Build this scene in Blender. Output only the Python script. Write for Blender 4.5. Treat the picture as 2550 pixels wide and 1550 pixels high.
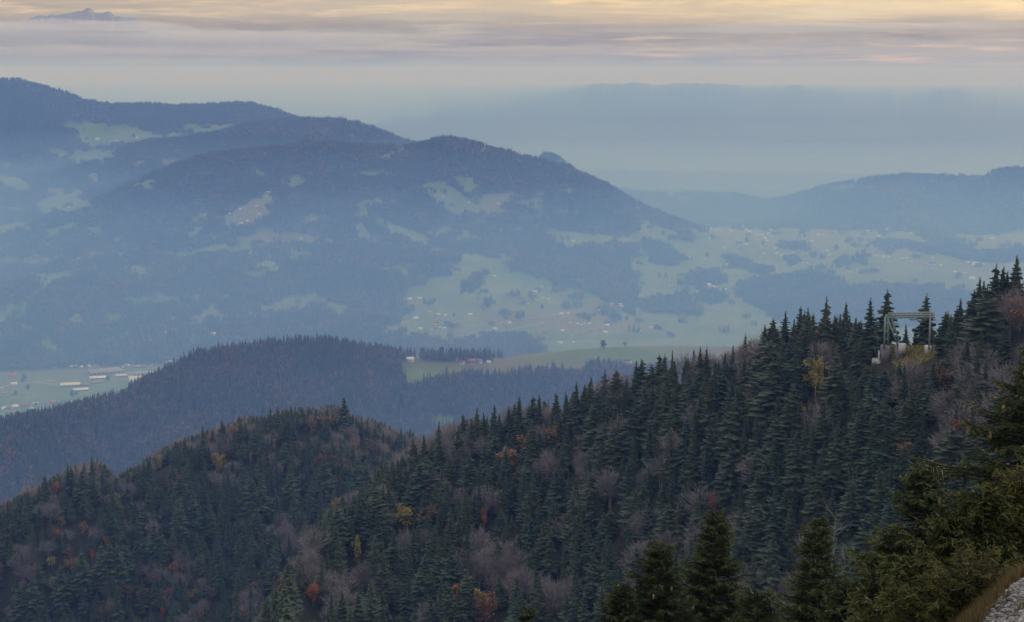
import bpy, math, random
import numpy as np
from mathutils import Vector

for o in list(bpy.data.objects):
    bpy.data.objects.remove(o)
SC = bpy.context.scene
COL = SC.collection
RNG = np.random.default_rng(11)
random.seed(11)

# ------------------------------------------------------------------ camera
IW, IH = 2550.0, 1550.0            # photograph size, used to lay the land out as surveyed from the viewpoint
FPX = 3924.0                       # focal length in photograph pixels (36 degrees across)
HZ = 176.0                         # eye-level line in the photograph
PITCH = math.atan((IH / 2 - HZ) / FPX)
CZ = 800.0                         # camera height over the valley floor
cam_d = bpy.data.cameras.new('camera')
cam_d.sensor_width = 36.0
cam_d.lens = 36.0 * FPX / IW
cam_d.clip_start = 0.5
cam_d.clip_end = 120000.0
cam = bpy.data.objects.new('camera', cam_d)
cam.location = (0, 0, CZ)
cam.rotation_euler = (math.pi / 2 - PITCH, 0, 0)
COL.objects.link(cam)
SC.camera = cam

# ------------------------------------------------------------------ light
SUN_AZ, SUN_EL = math.radians(34), math.radians(13)
world = bpy.data.worlds.new('World')
SC.world = world
world.use_nodes = True
wn, wl = world.node_tree.nodes, world.node_tree.links
wn.clear()


def wnode(t, **kw):
    n = wn.new(t)
    for k, v in kw.items():
        setattr(n, k, v)
    return n


def wmath(op, a, b=None, c=None, clamp=False):
    n = wnode('ShaderNodeMath', operation=op, use_clamp=clamp)
    for i, v in enumerate((a, b, c)):
        if v is None:
            continue
        if isinstance(v, (int, float)):
            n.inputs[i].default_value = v
        else:
            wl.new(v, n.inputs[i])
    return n.outputs[0]


def wmix(f, a, b):
    n = wnode('ShaderNodeMix', data_type='RGBA')
    for s, v in (('Factor', f), ('A', a), ('B', b)):
        i = [x for x in n.inputs if x.name == s and (x.type == 'RGBA' or s == 'Factor')][0]
        if isinstance(v, (int, float)):
            i.default_value = v
        elif isinstance(v, tuple):
            i.default_value = (*v, 1)
        else:
            wl.new(v, i)
    return [x for x in n.outputs if x.type == 'RGBA'][0]


sky = wnode('ShaderNodeTexSky', sky_type='NISHITA', sun_disc=False, altitude=1400, air_density=1.0,
            dust_density=2.5, ozone_density=1.0)
sky.sun_elevation = SUN_EL
sky.sun_rotation = SUN_AZ
tc = wnode('ShaderNodeTexCoord')
sp = wnode('ShaderNodeSeparateXYZ')
wl.new(tc.outputs['Generated'], sp.inputs[0])
X, Y, Z = sp.outputs
zc = wmath('MAXIMUM', Z, 0.0)
den = wmath('ADD', wmath('MAXIMUM', Z, -0.025), 0.05)
cx, cy = wmath('DIVIDE', X, den), wmath('DIVIDE', Y, den)
cb = wnode('ShaderNodeCombineXYZ')
wl.new(cx, cb.inputs[0]); wl.new(wmath('MULTIPLY', cy, 1.35), cb.inputs[1])


def wnoise(scale, detail, rough, off, dist=0.0):
    mp = wnode('ShaderNodeMapping')
    mp.inputs['Location'].default_value = off
    wl.new(cb.outputs[0], mp.inputs[0])
    n = wnode('ShaderNodeTexNoise')
    n.inputs['Scale'].default_value = scale
    n.inputs['Detail'].default_value = detail
    n.inputs['Roughness'].default_value = rough
    n.inputs['Distortion'].default_value = dist
    wl.new(mp.outputs[0], n.inputs['Vector'])
    return n.outputs['Fac']


def wramp(v, lo, hi):
    n = wnode('ShaderNodeMapRange', interpolation_type='SMOOTHSTEP')
    n.inputs['From Min'].default_value = lo
    n.inputs['From Max'].default_value = hi
    wl.new(v, n.inputs['Value'])
    return n.outputs[0]


fol = wnoise(0.62, 7, 0.62, (3.1, 7.7, 0), 0.3)
cover = wramp(fol, 0.28, 0.50)                                            # stratus sheets
gaps = wramp(wnoise(0.9, 6, 0.62, (9.4, 1.7, 2.0), 0.6), 0.46, 0.66)      # thin lit places in them
lens = wramp(wnoise(1.5, 6, 0.6, (21.0, 4.4, 5.0), 0.3), 0.48, 0.70)      # darker folds
cb2 = wnode('ShaderNodeCombineXYZ')
wl.new(wmath('MULTIPLY', X, 13.0), cb2.inputs[0]); wl.new(wmath('MULTIPLY', Y, 3.0), cb2.inputs[1]); wl.new(wmath('MULTIPLY', Z, 120.0), cb2.inputs[2])
pn = wnode('ShaderNodeTexNoise')
pn.inputs['Scale'].default_value = 0.75
pn.inputs['Detail'].default_value = 7
pn.inputs['Roughness'].default_value = 0.6
pn.inputs['Distortion'].default_value = 0.25
wl.new(cb2.outputs[0], pn.inputs['Vector'])
puff = pn.outputs['Fac']                                                   # billows of the low bank
# how near a direction lies to the low sun: the cloud lit from behind glows there
sv = wnode('ShaderNodeVectorMath', operation='DOT_PRODUCT')
wl.new(tc.outputs['Generated'], sv.inputs[0])
sv.inputs[1].default_value = (math.sin(SUN_AZ) * math.cos(SUN_EL), math.cos(SUN_AZ) * math.cos(SUN_EL), math.sin(SUN_EL))
glow = wmath('POWER', wmath('MAXIMUM', sv.outputs['Value'], 0.0), 5.0)
zt_ = wmath('ADD', Z, wmath('ADD', wmath('MULTIPLY', wmath('SUBTRACT', fol, 0.5), 0.016), wmath('MULTIPLY', wmath('SUBTRACT', puff, 0.5), 0.030)))
high = wramp(zt_, 0.024, 0.040)                                          # the low bank ends, lit sheets lie above it
cl_dark = (3.35, 3.0, 2.85)
cl_lit = (9.4, 7.0, 4.1)
cl = wmix(wmath('MULTIPLY', wmath('ADD', 0.25, wmath('MULTIPLY', gaps, 0.75)), wmath('ADD', 0.12, wmath('MULTIPLY', high, 0.88))), cl_dark, cl_lit)
cl = wmix(wmath('MULTIPLY', lens, 0.45), cl, (2.5, 2.3, 2.3))
cl = wmix(wmath('MULTIPLY', wramp(puff, 0.47, 0.64), 0.75), cl, (2.1, 1.9, 1.95))
cl = wmix(wmath('MULTIPLY', wramp(puff, 0.47, 0.32), 0.40), cl, (5.6, 4.7, 3.8))
cl = wmix(wmath('MULTIPLY', wmath('MULTIPLY', glow, high), 0.8), cl, (11.5, 8.9, 4.9))
skyc = wmix(0.75, sky.outputs[0], (4.0, 3.7, 3.35))
both = wmix(wmath('MULTIPLY', cover, 0.9), skyc, cl)
# the lowest degree of sky greys into the thick air of the horizon
low = wnode('ShaderNodeMapRange', interpolation_type='SMOOTHSTEP')
low.inputs['From Min'].default_value = 0.014
low.inputs['From Max'].default_value = -0.004
wl.new(Z, low.inputs['Value'])
both = wmix(wmath('MULTIPLY', low.outputs[0], 0.85), both, (2.75, 2.75, 2.7))
# an overcast sky is about three times as bright overhead as at the horizon, and bluer where the cover thins
over = wramp(Z, 0.03, 0.75)
both = wmix(wmath('MULTIPLY', over, 0.75), both, wmix(wmath('MULTIPLY', cover, 0.5), (3.2, 3.8, 5.8), (4.0, 4.05, 4.3)))
lum = wmath('ADD', 1.0, wmath('MULTIPLY', zc, 1.1))
vm = wnode('ShaderNodeVectorMath', operation='SCALE')
wl.new(both, vm.inputs[0]); wl.new(lum, vm.inputs['Scale'])
both = vm.outputs[0]
bg = wnode('ShaderNodeBackground')
bg.inputs['Strength'].default_value = 0.1
wl.new(both, bg.inputs['Color'])
wo = wnode('ShaderNodeOutputWorld')
wl.new(bg.outputs[0], wo.inputs[0])

sun_d = bpy.data.lights.new('sun', 'SUN')
sun_d.energy = 1.3
sun_d.angle = math.radians(14)
sun_d.color = (1.0, 0.86, 0.66)
sun = bpy.data.objects.new('sun', sun_d)
sdir = Vector((math.sin(SUN_AZ) * math.cos(SUN_EL), math.cos(SUN_AZ) * math.cos(SUN_EL), math.sin(SUN_EL)))
sun.rotation_euler = sdir.to_track_quat('Z', 'Y').to_euler()
sun.location = (0, 0, CZ + 50)
COL.objects.link(sun)

SC.view_settings.view_transform = 'Standard'
SC.view_settings.look = 'None'
SC.view_settings.gamma = 1.0
SC.view_settings.exposure = 0.0
SC.view_settings.use_curve_mapping = False
SC.render.engine = 'CYCLES'
cy_ = SC.cycles
cy_.max_bounces = 5
cy_.diffuse_bounces = 2
cy_.glossy_bounces = 1
cy_.transmission_bounces = 1
cy_.volume_bounces = 2
cy_.transparent_max_bounces = 6
cy_.use_denoising = True
cy_.denoiser = 'OPENIMAGEDENOISE'
cy_.denoising_input_passes = 'RGB_ALBEDO_NORMAL'
cy_.use_adaptive_sampling = False
cy_.caustics_reflective = False
cy_.caustics_refractive = False
cy_.sample_clamp_indirect = 4.0

# ------------------------------------------------------------------ helpers


def prop(o, label=None, cat=None, group=None, kind=None):
    for k, v in (('label', label), ('category', cat), ('group', group), ('kind', kind)):
        if v:
            o[k] = v
    return o


def np_mesh(name, V, faces, mats, smooth=False, attrs=None, fmat=None):
    """faces: (n,3) or (n,4) int array, or a list of such arrays"""
    V = np.asarray(V, dtype=np.float32)
    fl = faces if isinstance(faces, list) else [faces]
    fl = [np.asarray(f, dtype=np.int32) for f in fl if len(f)]
    me = bpy.data.meshes.new(name)
    me.vertices.add(len(V))
    me.vertices.foreach_set('co', V.ravel())
    loops = np.concatenate([f.ravel() for f in fl])
    tot = np.concatenate([np.full(len(f), f.shape[1], np.int32) for f in fl])
    st = np.concatenate([[0], np.cumsum(tot)[:-1]]).astype(np.int32)
    me.loops.add(len(loops))
    me.loops.foreach_set('vertex_index', loops)
    me.polygons.add(len(tot))
    me.polygons.foreach_set('loop_start', st)
    me.polygons.foreach_set('loop_total', tot)
    if smooth:
        me.polygons.foreach_set('use_smooth', np.ones(len(tot), bool))
    if fmat is not None:
        me.polygons.foreach_set('material_index', np.asarray(fmat, np.int32))
    for k, a in (attrs or {}).items():
        at = me.attributes.new(k, 'FLOAT', 'POINT')
        at.data.foreach_set('value', np.asarray(a, np.float32).ravel())
    for m in (mats if isinstance(mats, (list, tuple)) else [mats]):
        me.materials.append(m)
    me.update(calc_edges=True)
    return me


def add(name, data, parent=None, loc=None, rotz=None, scale=None):
    o = bpy.data.objects.new(name, data)
    COL.objects.link(o)
    if parent is not None:
        o.parent = parent
    if loc is not None:
        o.location = loc
    if rotz is not None:
        o.rotation_euler = (0, 0, rotz)
    if scale is not None:
        o.scale = scale if isinstance(scale, (tuple, list)) else (scale,) * 3
    return o


class Mat:
    def __init__(s, name):
        s.m = bpy.data.materials.new(name)
        s.m.use_nodes = True
        s.n, s.l = s.m.node_tree.nodes, s.m.node_tree.links
        s.b = s.n['Principled BSDF']
        s.b.inputs['Specular IOR Level'].default_value = 0.15

    def node(s, t, **kw):
        n = s.n.new(t)
        for k, v in kw.items():
            setattr(n, k, v)
        return n

    def noise(s, scale, detail=4, rough=0.6, coord='Object', off=(0, 0, 0)):
        t = s.node('ShaderNodeTexCoord')
        mp = s.node('ShaderNodeMapping')
        mp.inputs['Location'].default_value = off
        s.l.new(t.outputs[coord], mp.inputs[0])
        n = s.node('ShaderNodeTexNoise')
        n.inputs['Scale'].default_value = scale
        n.inputs['Detail'].default_value = detail
        n.inputs['Roughness'].default_value = rough
        s.l.new(mp.outputs[0], n.inputs['Vector'])
        return n.outputs['Fac']

    def ramp(s, v, lo, hi):
        n = s.node('ShaderNodeMapRange', interpolation_type='SMOOTHSTEP')
        n.inputs['From Min'].default_value = lo
        n.inputs['From Max'].default_value = hi
        s.l.new(v, n.inputs['Value'])
        return n.outputs[0]

    def attr(s, name):
        n = s.node('ShaderNodeAttribute')
        n.attribute_name = name
        return n.outputs['Fac']

    def math(s, op, a, b):
        n = s.node('ShaderNodeMath', operation=op)
        for i, v in enumerate((a, b)):
            if isinstance(v, (int, float)):
                n.inputs[i].default_value = v
            else:
                s.l.new(v, n.inputs[i])
        return n.outputs[0]

    def mix(s, f, a, b, blend='MIX'):
        n = s.node('ShaderNodeMix', data_type='RGBA', blend_type=blend)
        ins = {'f': n.inputs[0], 'a': n.inputs[6], 'b': n.inputs[7]}
        for k, v in (('f', f), ('a', a), ('b', b)):
            if isinstance(v, (int, float)):
                ins[k].default_value = v
            elif isinstance(v, tuple):
                ins[k].default_value = (*v, 1)
            else:
                s.l.new(v, ins[k])
        return n.outputs[2]

    def color(s, c, rough=0.9):
        if isinstance(c, tuple):
            s.b.inputs['Base Color'].default_value = (*c, 1)
        else:
            s.l.new(c, s.b.inputs['Base Color'])
        s.b.inputs['Roughness'].default_value = rough
        return s.m

    def bump(s, v, strength, dist):
        n = s.node('ShaderNodeBump')
        n.inputs['Strength'].default_value = strength
        n.inputs['Distance'].default_value = dist
        s.l.new(v, n.inputs['Height'])
        s.l.new(n.outputs[0], s.b.inputs['Normal'])


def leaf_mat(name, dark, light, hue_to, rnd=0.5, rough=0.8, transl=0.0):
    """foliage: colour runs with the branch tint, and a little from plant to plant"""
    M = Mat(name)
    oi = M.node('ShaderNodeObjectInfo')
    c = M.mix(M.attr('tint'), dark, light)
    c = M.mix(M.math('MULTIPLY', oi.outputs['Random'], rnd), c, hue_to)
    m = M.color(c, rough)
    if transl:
        tr = M.node('ShaderNodeBsdfTranslucent')
        M.l.new(c, tr.inputs[0])
        mx = M.node('ShaderNodeMixShader')
        mx.inputs[0].default_value = transl
        M.l.new(M.b.outputs[0], mx.inputs[1])
        M.l.new(tr.outputs[0], mx.inputs[2])
        M.l.new(mx.outputs[0], M.n['Material Output'].inputs[0])
    return m


def simple(name, c, rough=0.8, var=0.25, scale=3.0, dark=None):
    M = Mat(name)
    d = dark or tuple(x * (1 - var) for x in c)
    return M.color(M.mix(M.noise(scale, 4), d, c), rough)


# ---- value noise in numpy
def vnoise(x, y, seed=0):
    xi, yi = np.floor(x).astype(np.int64), np.floor(y).astype(np.int64)
    xf, yf = x - xi, y - yi
    u, v = xf * xf * (3 - 2 * xf), yf * yf * (3 - 2 * yf)

    def h(a, b):
        n = (a * 374761393 + b * 668265263 + seed * 1442695041) & 0x7fffffff
        n = ((n ^ (n >> 13)) * 1274126177) & 0x7fffffff
        return ((n ^ (n >> 16)) & 0xffff) / 32767.5 - 1.0
    return ((h(xi, yi) * (1 - u) + h(xi + 1, yi) * u) * (1 - v) + (h(xi, yi + 1) * (1 - u) + h(xi + 1, yi + 1) * u) * v)


def fbm(x, y, seed=0, oct=4, gain=0.5):
    s, a, t = 0, 1.0, 0
    for i in range(oct):
        s = s + a * vnoise(x, y, seed + i * 17)
        t += a
        a *= gain
        x, y = x * 2.03 + 5.2, y * 2.03 + 1.3
    return s / t


# ---- the survey: photograph pixel -> bearing and slope of the sight line, and back
cp, spi = math.cos(PITCH), math.sin(PITCH)


def sight(px, py):
    a, b = (np.asarray(px, float) - IW / 2) / FPX, (IH / 2 - np.asarray(py, float)) / FPX
    dx, dy, dz = a, cp + b * spi, -spi + b * cp
    return np.arctan2(dx, dy), dz / np.hypot(dx, dy)


def to_px(x, y, z):
    z = z - CZ
    d = y * cp - z * spi
    d = np.where(d < 0.1, 0.1, d)
    up = y * spi + z * cp
    return IW / 2 + FPX * x / d, IH / 2 - FPX * up / d


def at(px, py, r):
    th, t = sight(px, py)
    return Vector((r * math.sin(th), r * math.cos(th), CZ + t * r))
# ------------------------------------------------------------------ land
# every line of the land (gully, crest, valley) seen from the viewpoint: (photo x, photo y or None, distance, height below eye)
K = 0.6   # spur distances

def line(pts, mode='py'):
    out = []
    for p in pts:
        if mode == 'py':
            th, t = sight(p[0], p[1])
            out.append((float(th), p[2], float(t) * p[2]))
        else:      # (px, tan, dist)
            th, _ = sight(p[0], 700)
            out.append((float(th), p[2], p[1] * p[2]))
    return out


def lz(pts):       # (px, z, dist)
    return [(float(sight(p[0], 700)[0]), p[2], p[1]) for p in pts]


crestA_px = [(0, 2300, 600), (500, 1800, 800), (640, 1610, 900), (698, 1510, 970), (750, 1415, 1030), (810, 1340, 1090),
             (842, 1300, 1120), (898, 1275, 1150), (938, 1225, 1180), (1030, 1165, 1230), (1094, 1125, 1230),
             (1188, 1095, 1220), (1292, 1070, 1200), (1386, 1052, 1180), (1470, 1018, 1150), (1590, 978, 1110),
             (1676, 957, 1080), (1744, 945, 1050), (1856, 920, 1010), (1927, 888, 990), (1995, 868, 970), (2058, 855, 950),
             (2170, 862, 920), (2208, 866, 910), (2311, 862, 900), (2380, 850, 885), (2450, 808, 870), (2550, 765, 850)]
crestB_px = [(0, 1320, 1300), (37, 1295, 1300), (112, 1255, 1310), (195, 1212, 1320), (263, 1216, 1330), (300, 1248, 1335),
             (340, 1236, 1340), (378, 1192, 1360), (439, 1152, 1390), (503, 1130, 1400), (602, 1092, 1420), (721, 1070, 1430),
             (810, 1066, 1440), (855, 1070, 1450), (914, 1096, 1460), (962, 1116, 1480), (1019, 1130, 1500), (1100, 1172, 1500),
             (1300, 1280, 1500), (2000, 1330, 1550), (2550, 1330, 1600)]
sc = lambda L: [(a, b, d * K) for a, b, d in L]
crestC_px = [(0, 1078, 2400), (73, 1060, 2420), (119, 1052, 2450), (228, 1018, 2550), (301, 1006, 2620), (356, 962, 2700),
             (429, 924, 2800), (480, 895, 2850), (560, 880, 2900), (640, 870, 2950), (720, 860, 3000), (800, 860, 3000),
             (880, 872, 3000), (950, 884, 3000), (1000, 893, 3000), (1050, 893, 3000), (1150, 895, 3020), (1250, 895, 3100),
             (1310, 888, 3150), (1400, 876, 3250), (1500, 866, 3320), (1600, 861, 3400), (1700, 860, 3450), (1850, 862, 3500),
             (2000, 870, 3600), (2550, 890, 3700)]
crestD_px = [(0, 600, 6800), (89, 562, 6850), (268, 494, 6950), (402, 432, 7050), (513, 390, 7150), (600, 380, 7250), (714, 368, 7350),
             (760, 357, 7400), (830, 357, 7450), (900, 366, 7500), (1000, 367, 7500), (1050, 360, 7500), (1085, 347, 7500),
             (1120, 341, 7500), (1140, 348, 7500), (1200, 361, 7480), (1250, 376, 7460), (1300, 391, 7440), (1350, 402, 7400),
             (1410, 417, 7350), (1450, 434, 7300), (1500, 459, 7250), (1550, 489, 7180), (1600, 518, 7100), (1640, 533, 7050),
             (1700, 557, 6950), (1740, 573, 6900), (1800, 590, 6780), (1880, 608, 6620), (1960, 624, 6500), (2250, 633, 6550),
             (2550, 630, 6600)]
crestE_px = [(0, 470, 8500), (150, 440, 8550), (268, 402, 8600), (335, 366, 8650), (491, 345, 8750), (600, 317, 8850), (640, 308, 8900),
             (720, 301, 9000), (780, 299, 9000), (850, 300, 9000), (900, 309, 9000), (950, 329, 9000), (1000, 349, 9000),
             (1050, 361, 9000), (1150, 430, 9000), (1300, 430, 9000), (1340, 396, 9000), (1360, 385, 9000), (1375, 387, 9000),
             (1395, 402, 9000), (1415, 416, 9100), (1470, 453, 9300), (1530, 472, 9500), (1600, 485, 9500), (1650, 484, 9500),
             (1700, 486, 9500), (1760, 485, 9450), (1830, 489, 9400), (1900, 502, 9300), (1930, 504, 9100), (1960, 498, 9000),
             (2000, 486, 8900), (2080, 461, 8850), (2170, 446, 8800), (2250, 439, 8800), (2330, 440, 8800), (2450, 444, 8800),
             (2465, 434, 8800), (2500, 424, 8800), (2550, 424, 8800)]
crestF_px = [(0, 200, 10500), (45, 200, 10500), (100, 214, 10500), (170, 234, 10500), (210, 253, 10500), (280, 263, 10500),
             (350, 261, 10500), (450, 266, 10500), (520, 265, 10500), (590, 259, 10500), (640, 265, 10500), (690, 277, 10500),
             (720, 290, 10500), (760, 303, 10500), (900, 370, 10600), (1000, 430, 10800), (1300, 480, 11000), (2550, 500, 11500)]
far_px = [(0, 330, 39000), (900, 310, 40000), (1000, 285, 41000), (1150, 262, 41000), (1300, 246, 41000), (1400, 232, 41000), (1450, 219, 41000), (1560, 212, 41000), (1580, 205, 41000),
          (1640, 220, 41000), (1700, 212, 41000), (1780, 212, 41000), (1880, 222, 41000), (1960, 223, 41000), (2050, 228, 41000),
          (2150, 236, 41000), (2250, 240, 41000), (2370, 232, 41000), (2460, 248, 41000), (2550, 262, 40000)]
ST = [  # name, controls, rows up to it, crest? (keeps noise low), smoothing in photo px
    ('s0', lz([(0, -1.75, 1.5), (2550, -1.75, 1.5)]), 1, 1, 0),
    ('s1', lz([(0, -4.2, 8), (2550, -3.2, 8)]), 6, 1, 30),
    ('s2', line([(0, 1900, 17), (1275, 1850, 17), (2300, 1700, 19), (2440, 1552, 20), (2550, 1432, 22)]), 14, 1, 15),
    ('s3', lz([(0, -37, 60), (1275, -34, 60), (2000, -30, 60), (2550, -23, 60)]), 16, 0, 30),
    ('s4', lz([(0, -72, 120), (1275, -68, 120), (2000, -62, 120), (2550, -52, 120)]), 8, 0, 30),
    ('s5', lz([(0, -128, 240), (1275, -122, 240), (2000, -112, 240), (2550, -98, 240)]), 8, 0, 30),
    ('g1', line([(0, 2000, 330), (640, 1850, 435), (842, 1800, 495), (1030, 1780, 525), (1300, 1770, 532), (1676, 1740, 480),
                 (2000, 1700, 409), (2311, 1660, 360), (2550, 1640, 332)]), 8, 0, 40),
    ('A', line(sc(crestA_px)), 28, 1, 10),
    ('g2', lz([(0, -.40 * 978, 978), (500, -.388 * 978, 978), (700, -.365 * 1000, 1000), (850, -.325 * 1030, 1030),
               (1000, -.300 * 1090, 1090), (1100, -.300 * 1100, 1100), (1700, -.31 * 750, 750), (2550, -.28 * 660, 660)]), 12, 0, 30),
    ('B', line([(a, b, d * 0.85) for a, b, d in crestB_px]), 24, 1, 8),
    ('v1', lz([(0, -585, 2050), (700, -600, 2400), (1000, -637, 2450), (1300, -625, 2500), (1600, -598, 2600), (2550, -560, 2700)]), 12, 0, 40),
    ('C', line(crestC_px), 26, 1, 10),
    ('bc', lz([(0, -789, 3350), (450, -789, 3380), (1000, -770, 3750), (1600, -765, 4000), (2550, -765, 4100)]), 14, 0, 40),
    ('foot', lz([(0, -790, 4350), (450, -790, 4350), (1000, -790, 4500), (1650, -788, 4650), (2550, -785, 4700)]), 16, 0, 40),
    ('mid', line([(0, 720, 5300), (500, 700, 5400), (1000, 645, 5600), (1250, 650, 5700), (1500, 680, 5650), (1800, 690, 5900), (2550, 700, 5850)]), 30, 0, 60),
    ('D', line(crestD_px), 34, 1, 6),
    ('bd', None, 12, 0, 30),
    ('E', line(crestE_px), 24, 1, 5),
    ('be', None, 10, 0, 30),
    ('F', line(crestF_px), 22, 1, 5),
    ('plain', lz([(0, -790, 13000), (2550, -790, 12500)]), 12, 0, 40),
    ('plain2', lz([(0, -790, 21000), (2550, -790, 21000)]), 10, 0, 40),
    ('far', line(far_px), 14, 1, 5),
    ('end', lz([(0, -790, 94000), (2550, -790, 94000)]), 4, 0, 40),
]
dg = math.radians
TH = np.concatenate([np.arange(-180, -40, 8.0), np.arange(-40, -21, 0.5), np.arange(-21, 21, 0.06), np.arange(21, 40, 0.5),
                     np.arange(40, 181, 8.0)])
TH = np.radians(TH)
NC = len(TH)
px_of_th = IW / 2 + FPX * np.tan(np.clip(TH, -1.2, 1.2)) / cp


def smooth_cols(a, sig_px):
    if sig_px <= 0:
        return a
    s = sig_px / FPX / dg(0.06)
    k = int(3 * s) + 1
    w = np.exp(-0.5 * (np.arange(-k, k + 1) / s) ** 2)
    w /= w.sum()
    i0, i1 = np.searchsorted(TH, dg(-21)), np.searchsorted(TH, dg(21) - 1e-6)
    b = a.copy()
    seg = np.concatenate([np.full(k, a[i0]), a[i0:i1], np.full(k, a[i1 - 1])])
    b[i0:i1] = np.convolve(seg, w, 'valid')
    return b


SR, SZ = {}, {}
for nm, ct, rows, cr, sm in ST:
    if ct is None:
        continue
    ct = np.array(sorted(ct))
    SR[nm] = smooth_cols(np.interp(TH, ct[:, 0], ct[:, 1]), max(sm, 25) if sm else 0)
    SZ[nm] = smooth_cols(np.interp(TH, ct[:, 0], ct[:, 2]), sm)
P_ = px_of_th
SZ['far'] = SZ['far'] + 130 * fbm(P_ / 45, P_ * 0, 61, 5, 0.6) * np.clip(P_ / 2550 + .3, 0, 1)
depth_d = np.interp(P_, [0, 300, 700, 1100, 1500, 1900, 2550], [12, 25, 70, 130, 120, 20, 20])
SR['bd'] = SR['D'] + 0.42 * (SR['E'] - SR['D'])
SZ['bd'] = np.minimum(SZ['D'], SZ['E']) - depth_d
SZ['bd'] = np.where(P_ > 1900, np.maximum(SZ['bd'], -778), SZ['bd'])
depth_e = np.interp(P_, [0, 250, 600, 900, 1300, 2550], [-5, 10, 25, 90, 60, 60])
SR['be'] = SR['E'] + 0.4 * (SR['F'] - SR['E'])
SZ['be'] = np.minimum(SZ['E'], SZ['F']) - depth_e

R_rows, Z_rows, ROW = [np.zeros(NC)], [np.full(NC, -1.7)], {}
row_amp = [0.0]
prev = None
for nm, ct, rows, cr, sm in ST:
    r1, z1 = SR[nm], SZ[nm]
    r0, z0 = R_rows[-1] * 1.0, Z_rows[-1] * 1.0
    pc = 1 if prev is None else prev
    for i in range(1, rows + 1):
        u = i / rows
        s = u * u * (3 - 2 * u)
        R_rows.append(r0 + (r1 - r0) * u)
        Z_rows.append(z0 + (z1 - z0) * (0.5 * u + 0.5 * s))
        env0, env1 = (0.3 if pc else 1.0), (0.3 if cr else 1.0)
        row_amp.append(env0 + (env1 - env0) * u + 0.7 * math.sin(math.pi * u))
    ROW[nm] = len(R_rows) - 1
    prev = cr
R = np.array(R_rows)
ZL = np.array(Z_rows)
amp = np.array(row_amp)[:, None]
# the land away from the view closes into a rounded summit
wout = np.clip((np.abs(TH) - dg(30)) / dg(30), 0, 1)[None, :]
R = R / (1 + R / 6000 * wout)
GX, GY = R * np.sin(TH)[None, :], R * np.cos(TH)[None, :]
rr = np.maximum(R, 1)
nz = fbm(GX / 9, GY / 9, 3, 4) * 0.35 * np.clip(R / 12, 0, 1)
nz = nz + np.where(R > 100, fbm(GX / 60, GY / 60, 5, 4) * 5.0 * np.clip((R - 100) / 300, 0, 1), 0)
nz = nz + np.where(R > 1600, fbm(GX / 420, GY / 420, 8, 5) * 16.0 * np.clip((R - 1600) / 1500, 0, 1), 0)
nz = nz * amp
rid = lambda v: 1 - np.abs(v)
def seg_bell(a, b):
    w = np.zeros((len(R), 1))
    i0, i1 = ROW[a], ROW[b]
    w[i0:i1 + 1, 0] = np.sin(np.pi * np.linspace(0, 1, i1 - i0 + 1)) ** 0.8
    return w
nz = nz - seg_bell('mid', 'D') * 75 * rid(fbm(GX / 520, GY / 1500, 21, 3)) ** 2 * np.clip((1560 - P_) / 300, 0.12, 1)[None, :]
nz = nz - seg_bell('foot', 'mid') * 26 * rid(fbm(GX / 480, GY / 1500, 23, 3)) ** 2
nz = nz - seg_bell('bd', 'E') * 60 * rid(fbm(GX / 600, GY / 1600, 25, 3)) ** 2
nz = nz - seg_bell('be', 'F') * 70 * rid(fbm(GX / 700, GY / 1600, 27, 3)) ** 2
nz = nz - seg_bell('v1', 'C') * 22 * rid(fbm(GX / 170, GY / 600, 29, 3)) ** 2
nz = nz - seg_bell('g1', 'A') * 11 * rid(fbm((GX + GY * 0.5) / 62, GY / 400, 31, 3)) ** 2
nz = nz - seg_bell('g2', 'B') * 14 * rid(fbm((GX + GY * 0.3) / 85, GY / 500, 33, 3)) ** 2
# valley floors stay level
flat = np.ones_like(R)
flat[ROW['bc']:ROW['foot'] + 1] = 0.12
flat[ROW['plain']:ROW['plain2'] + 1] = 0.3
lowr = (P_ > 1750)[None, :] & (np.arange(len(R)) >= ROW['foot'])[:, None] & (np.arange(len(R)) <= ROW['bd'])[:, None]
flat = np.where(lowr, 0.55, flat)
ZL = ZL + nz * flat
GZ = ZL + CZ
NR = len(R)
PX, PY = to_px(GX, GY, GZ)


def zp(ox, oy, s, pts):
    return [(ox + a / s, oy + b / s) for a, b in pts]


def in_poly(px, py, poly):
    px, py = np.asarray(px), np.asarray(py)
    ins = np.zeros(px.shape, bool)
    n = len(poly)
    for i in range(n):
        x1, y1 = poly[i]
        x2, y2 = poly[(i + 1) % n]
        c = ((y1 > py) != (y2 > py)) & (px < (x2 - x1) * (py - y1) / (y2 - y1 + 1e-9) + x1)
        ins ^= c
    return ins


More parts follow.
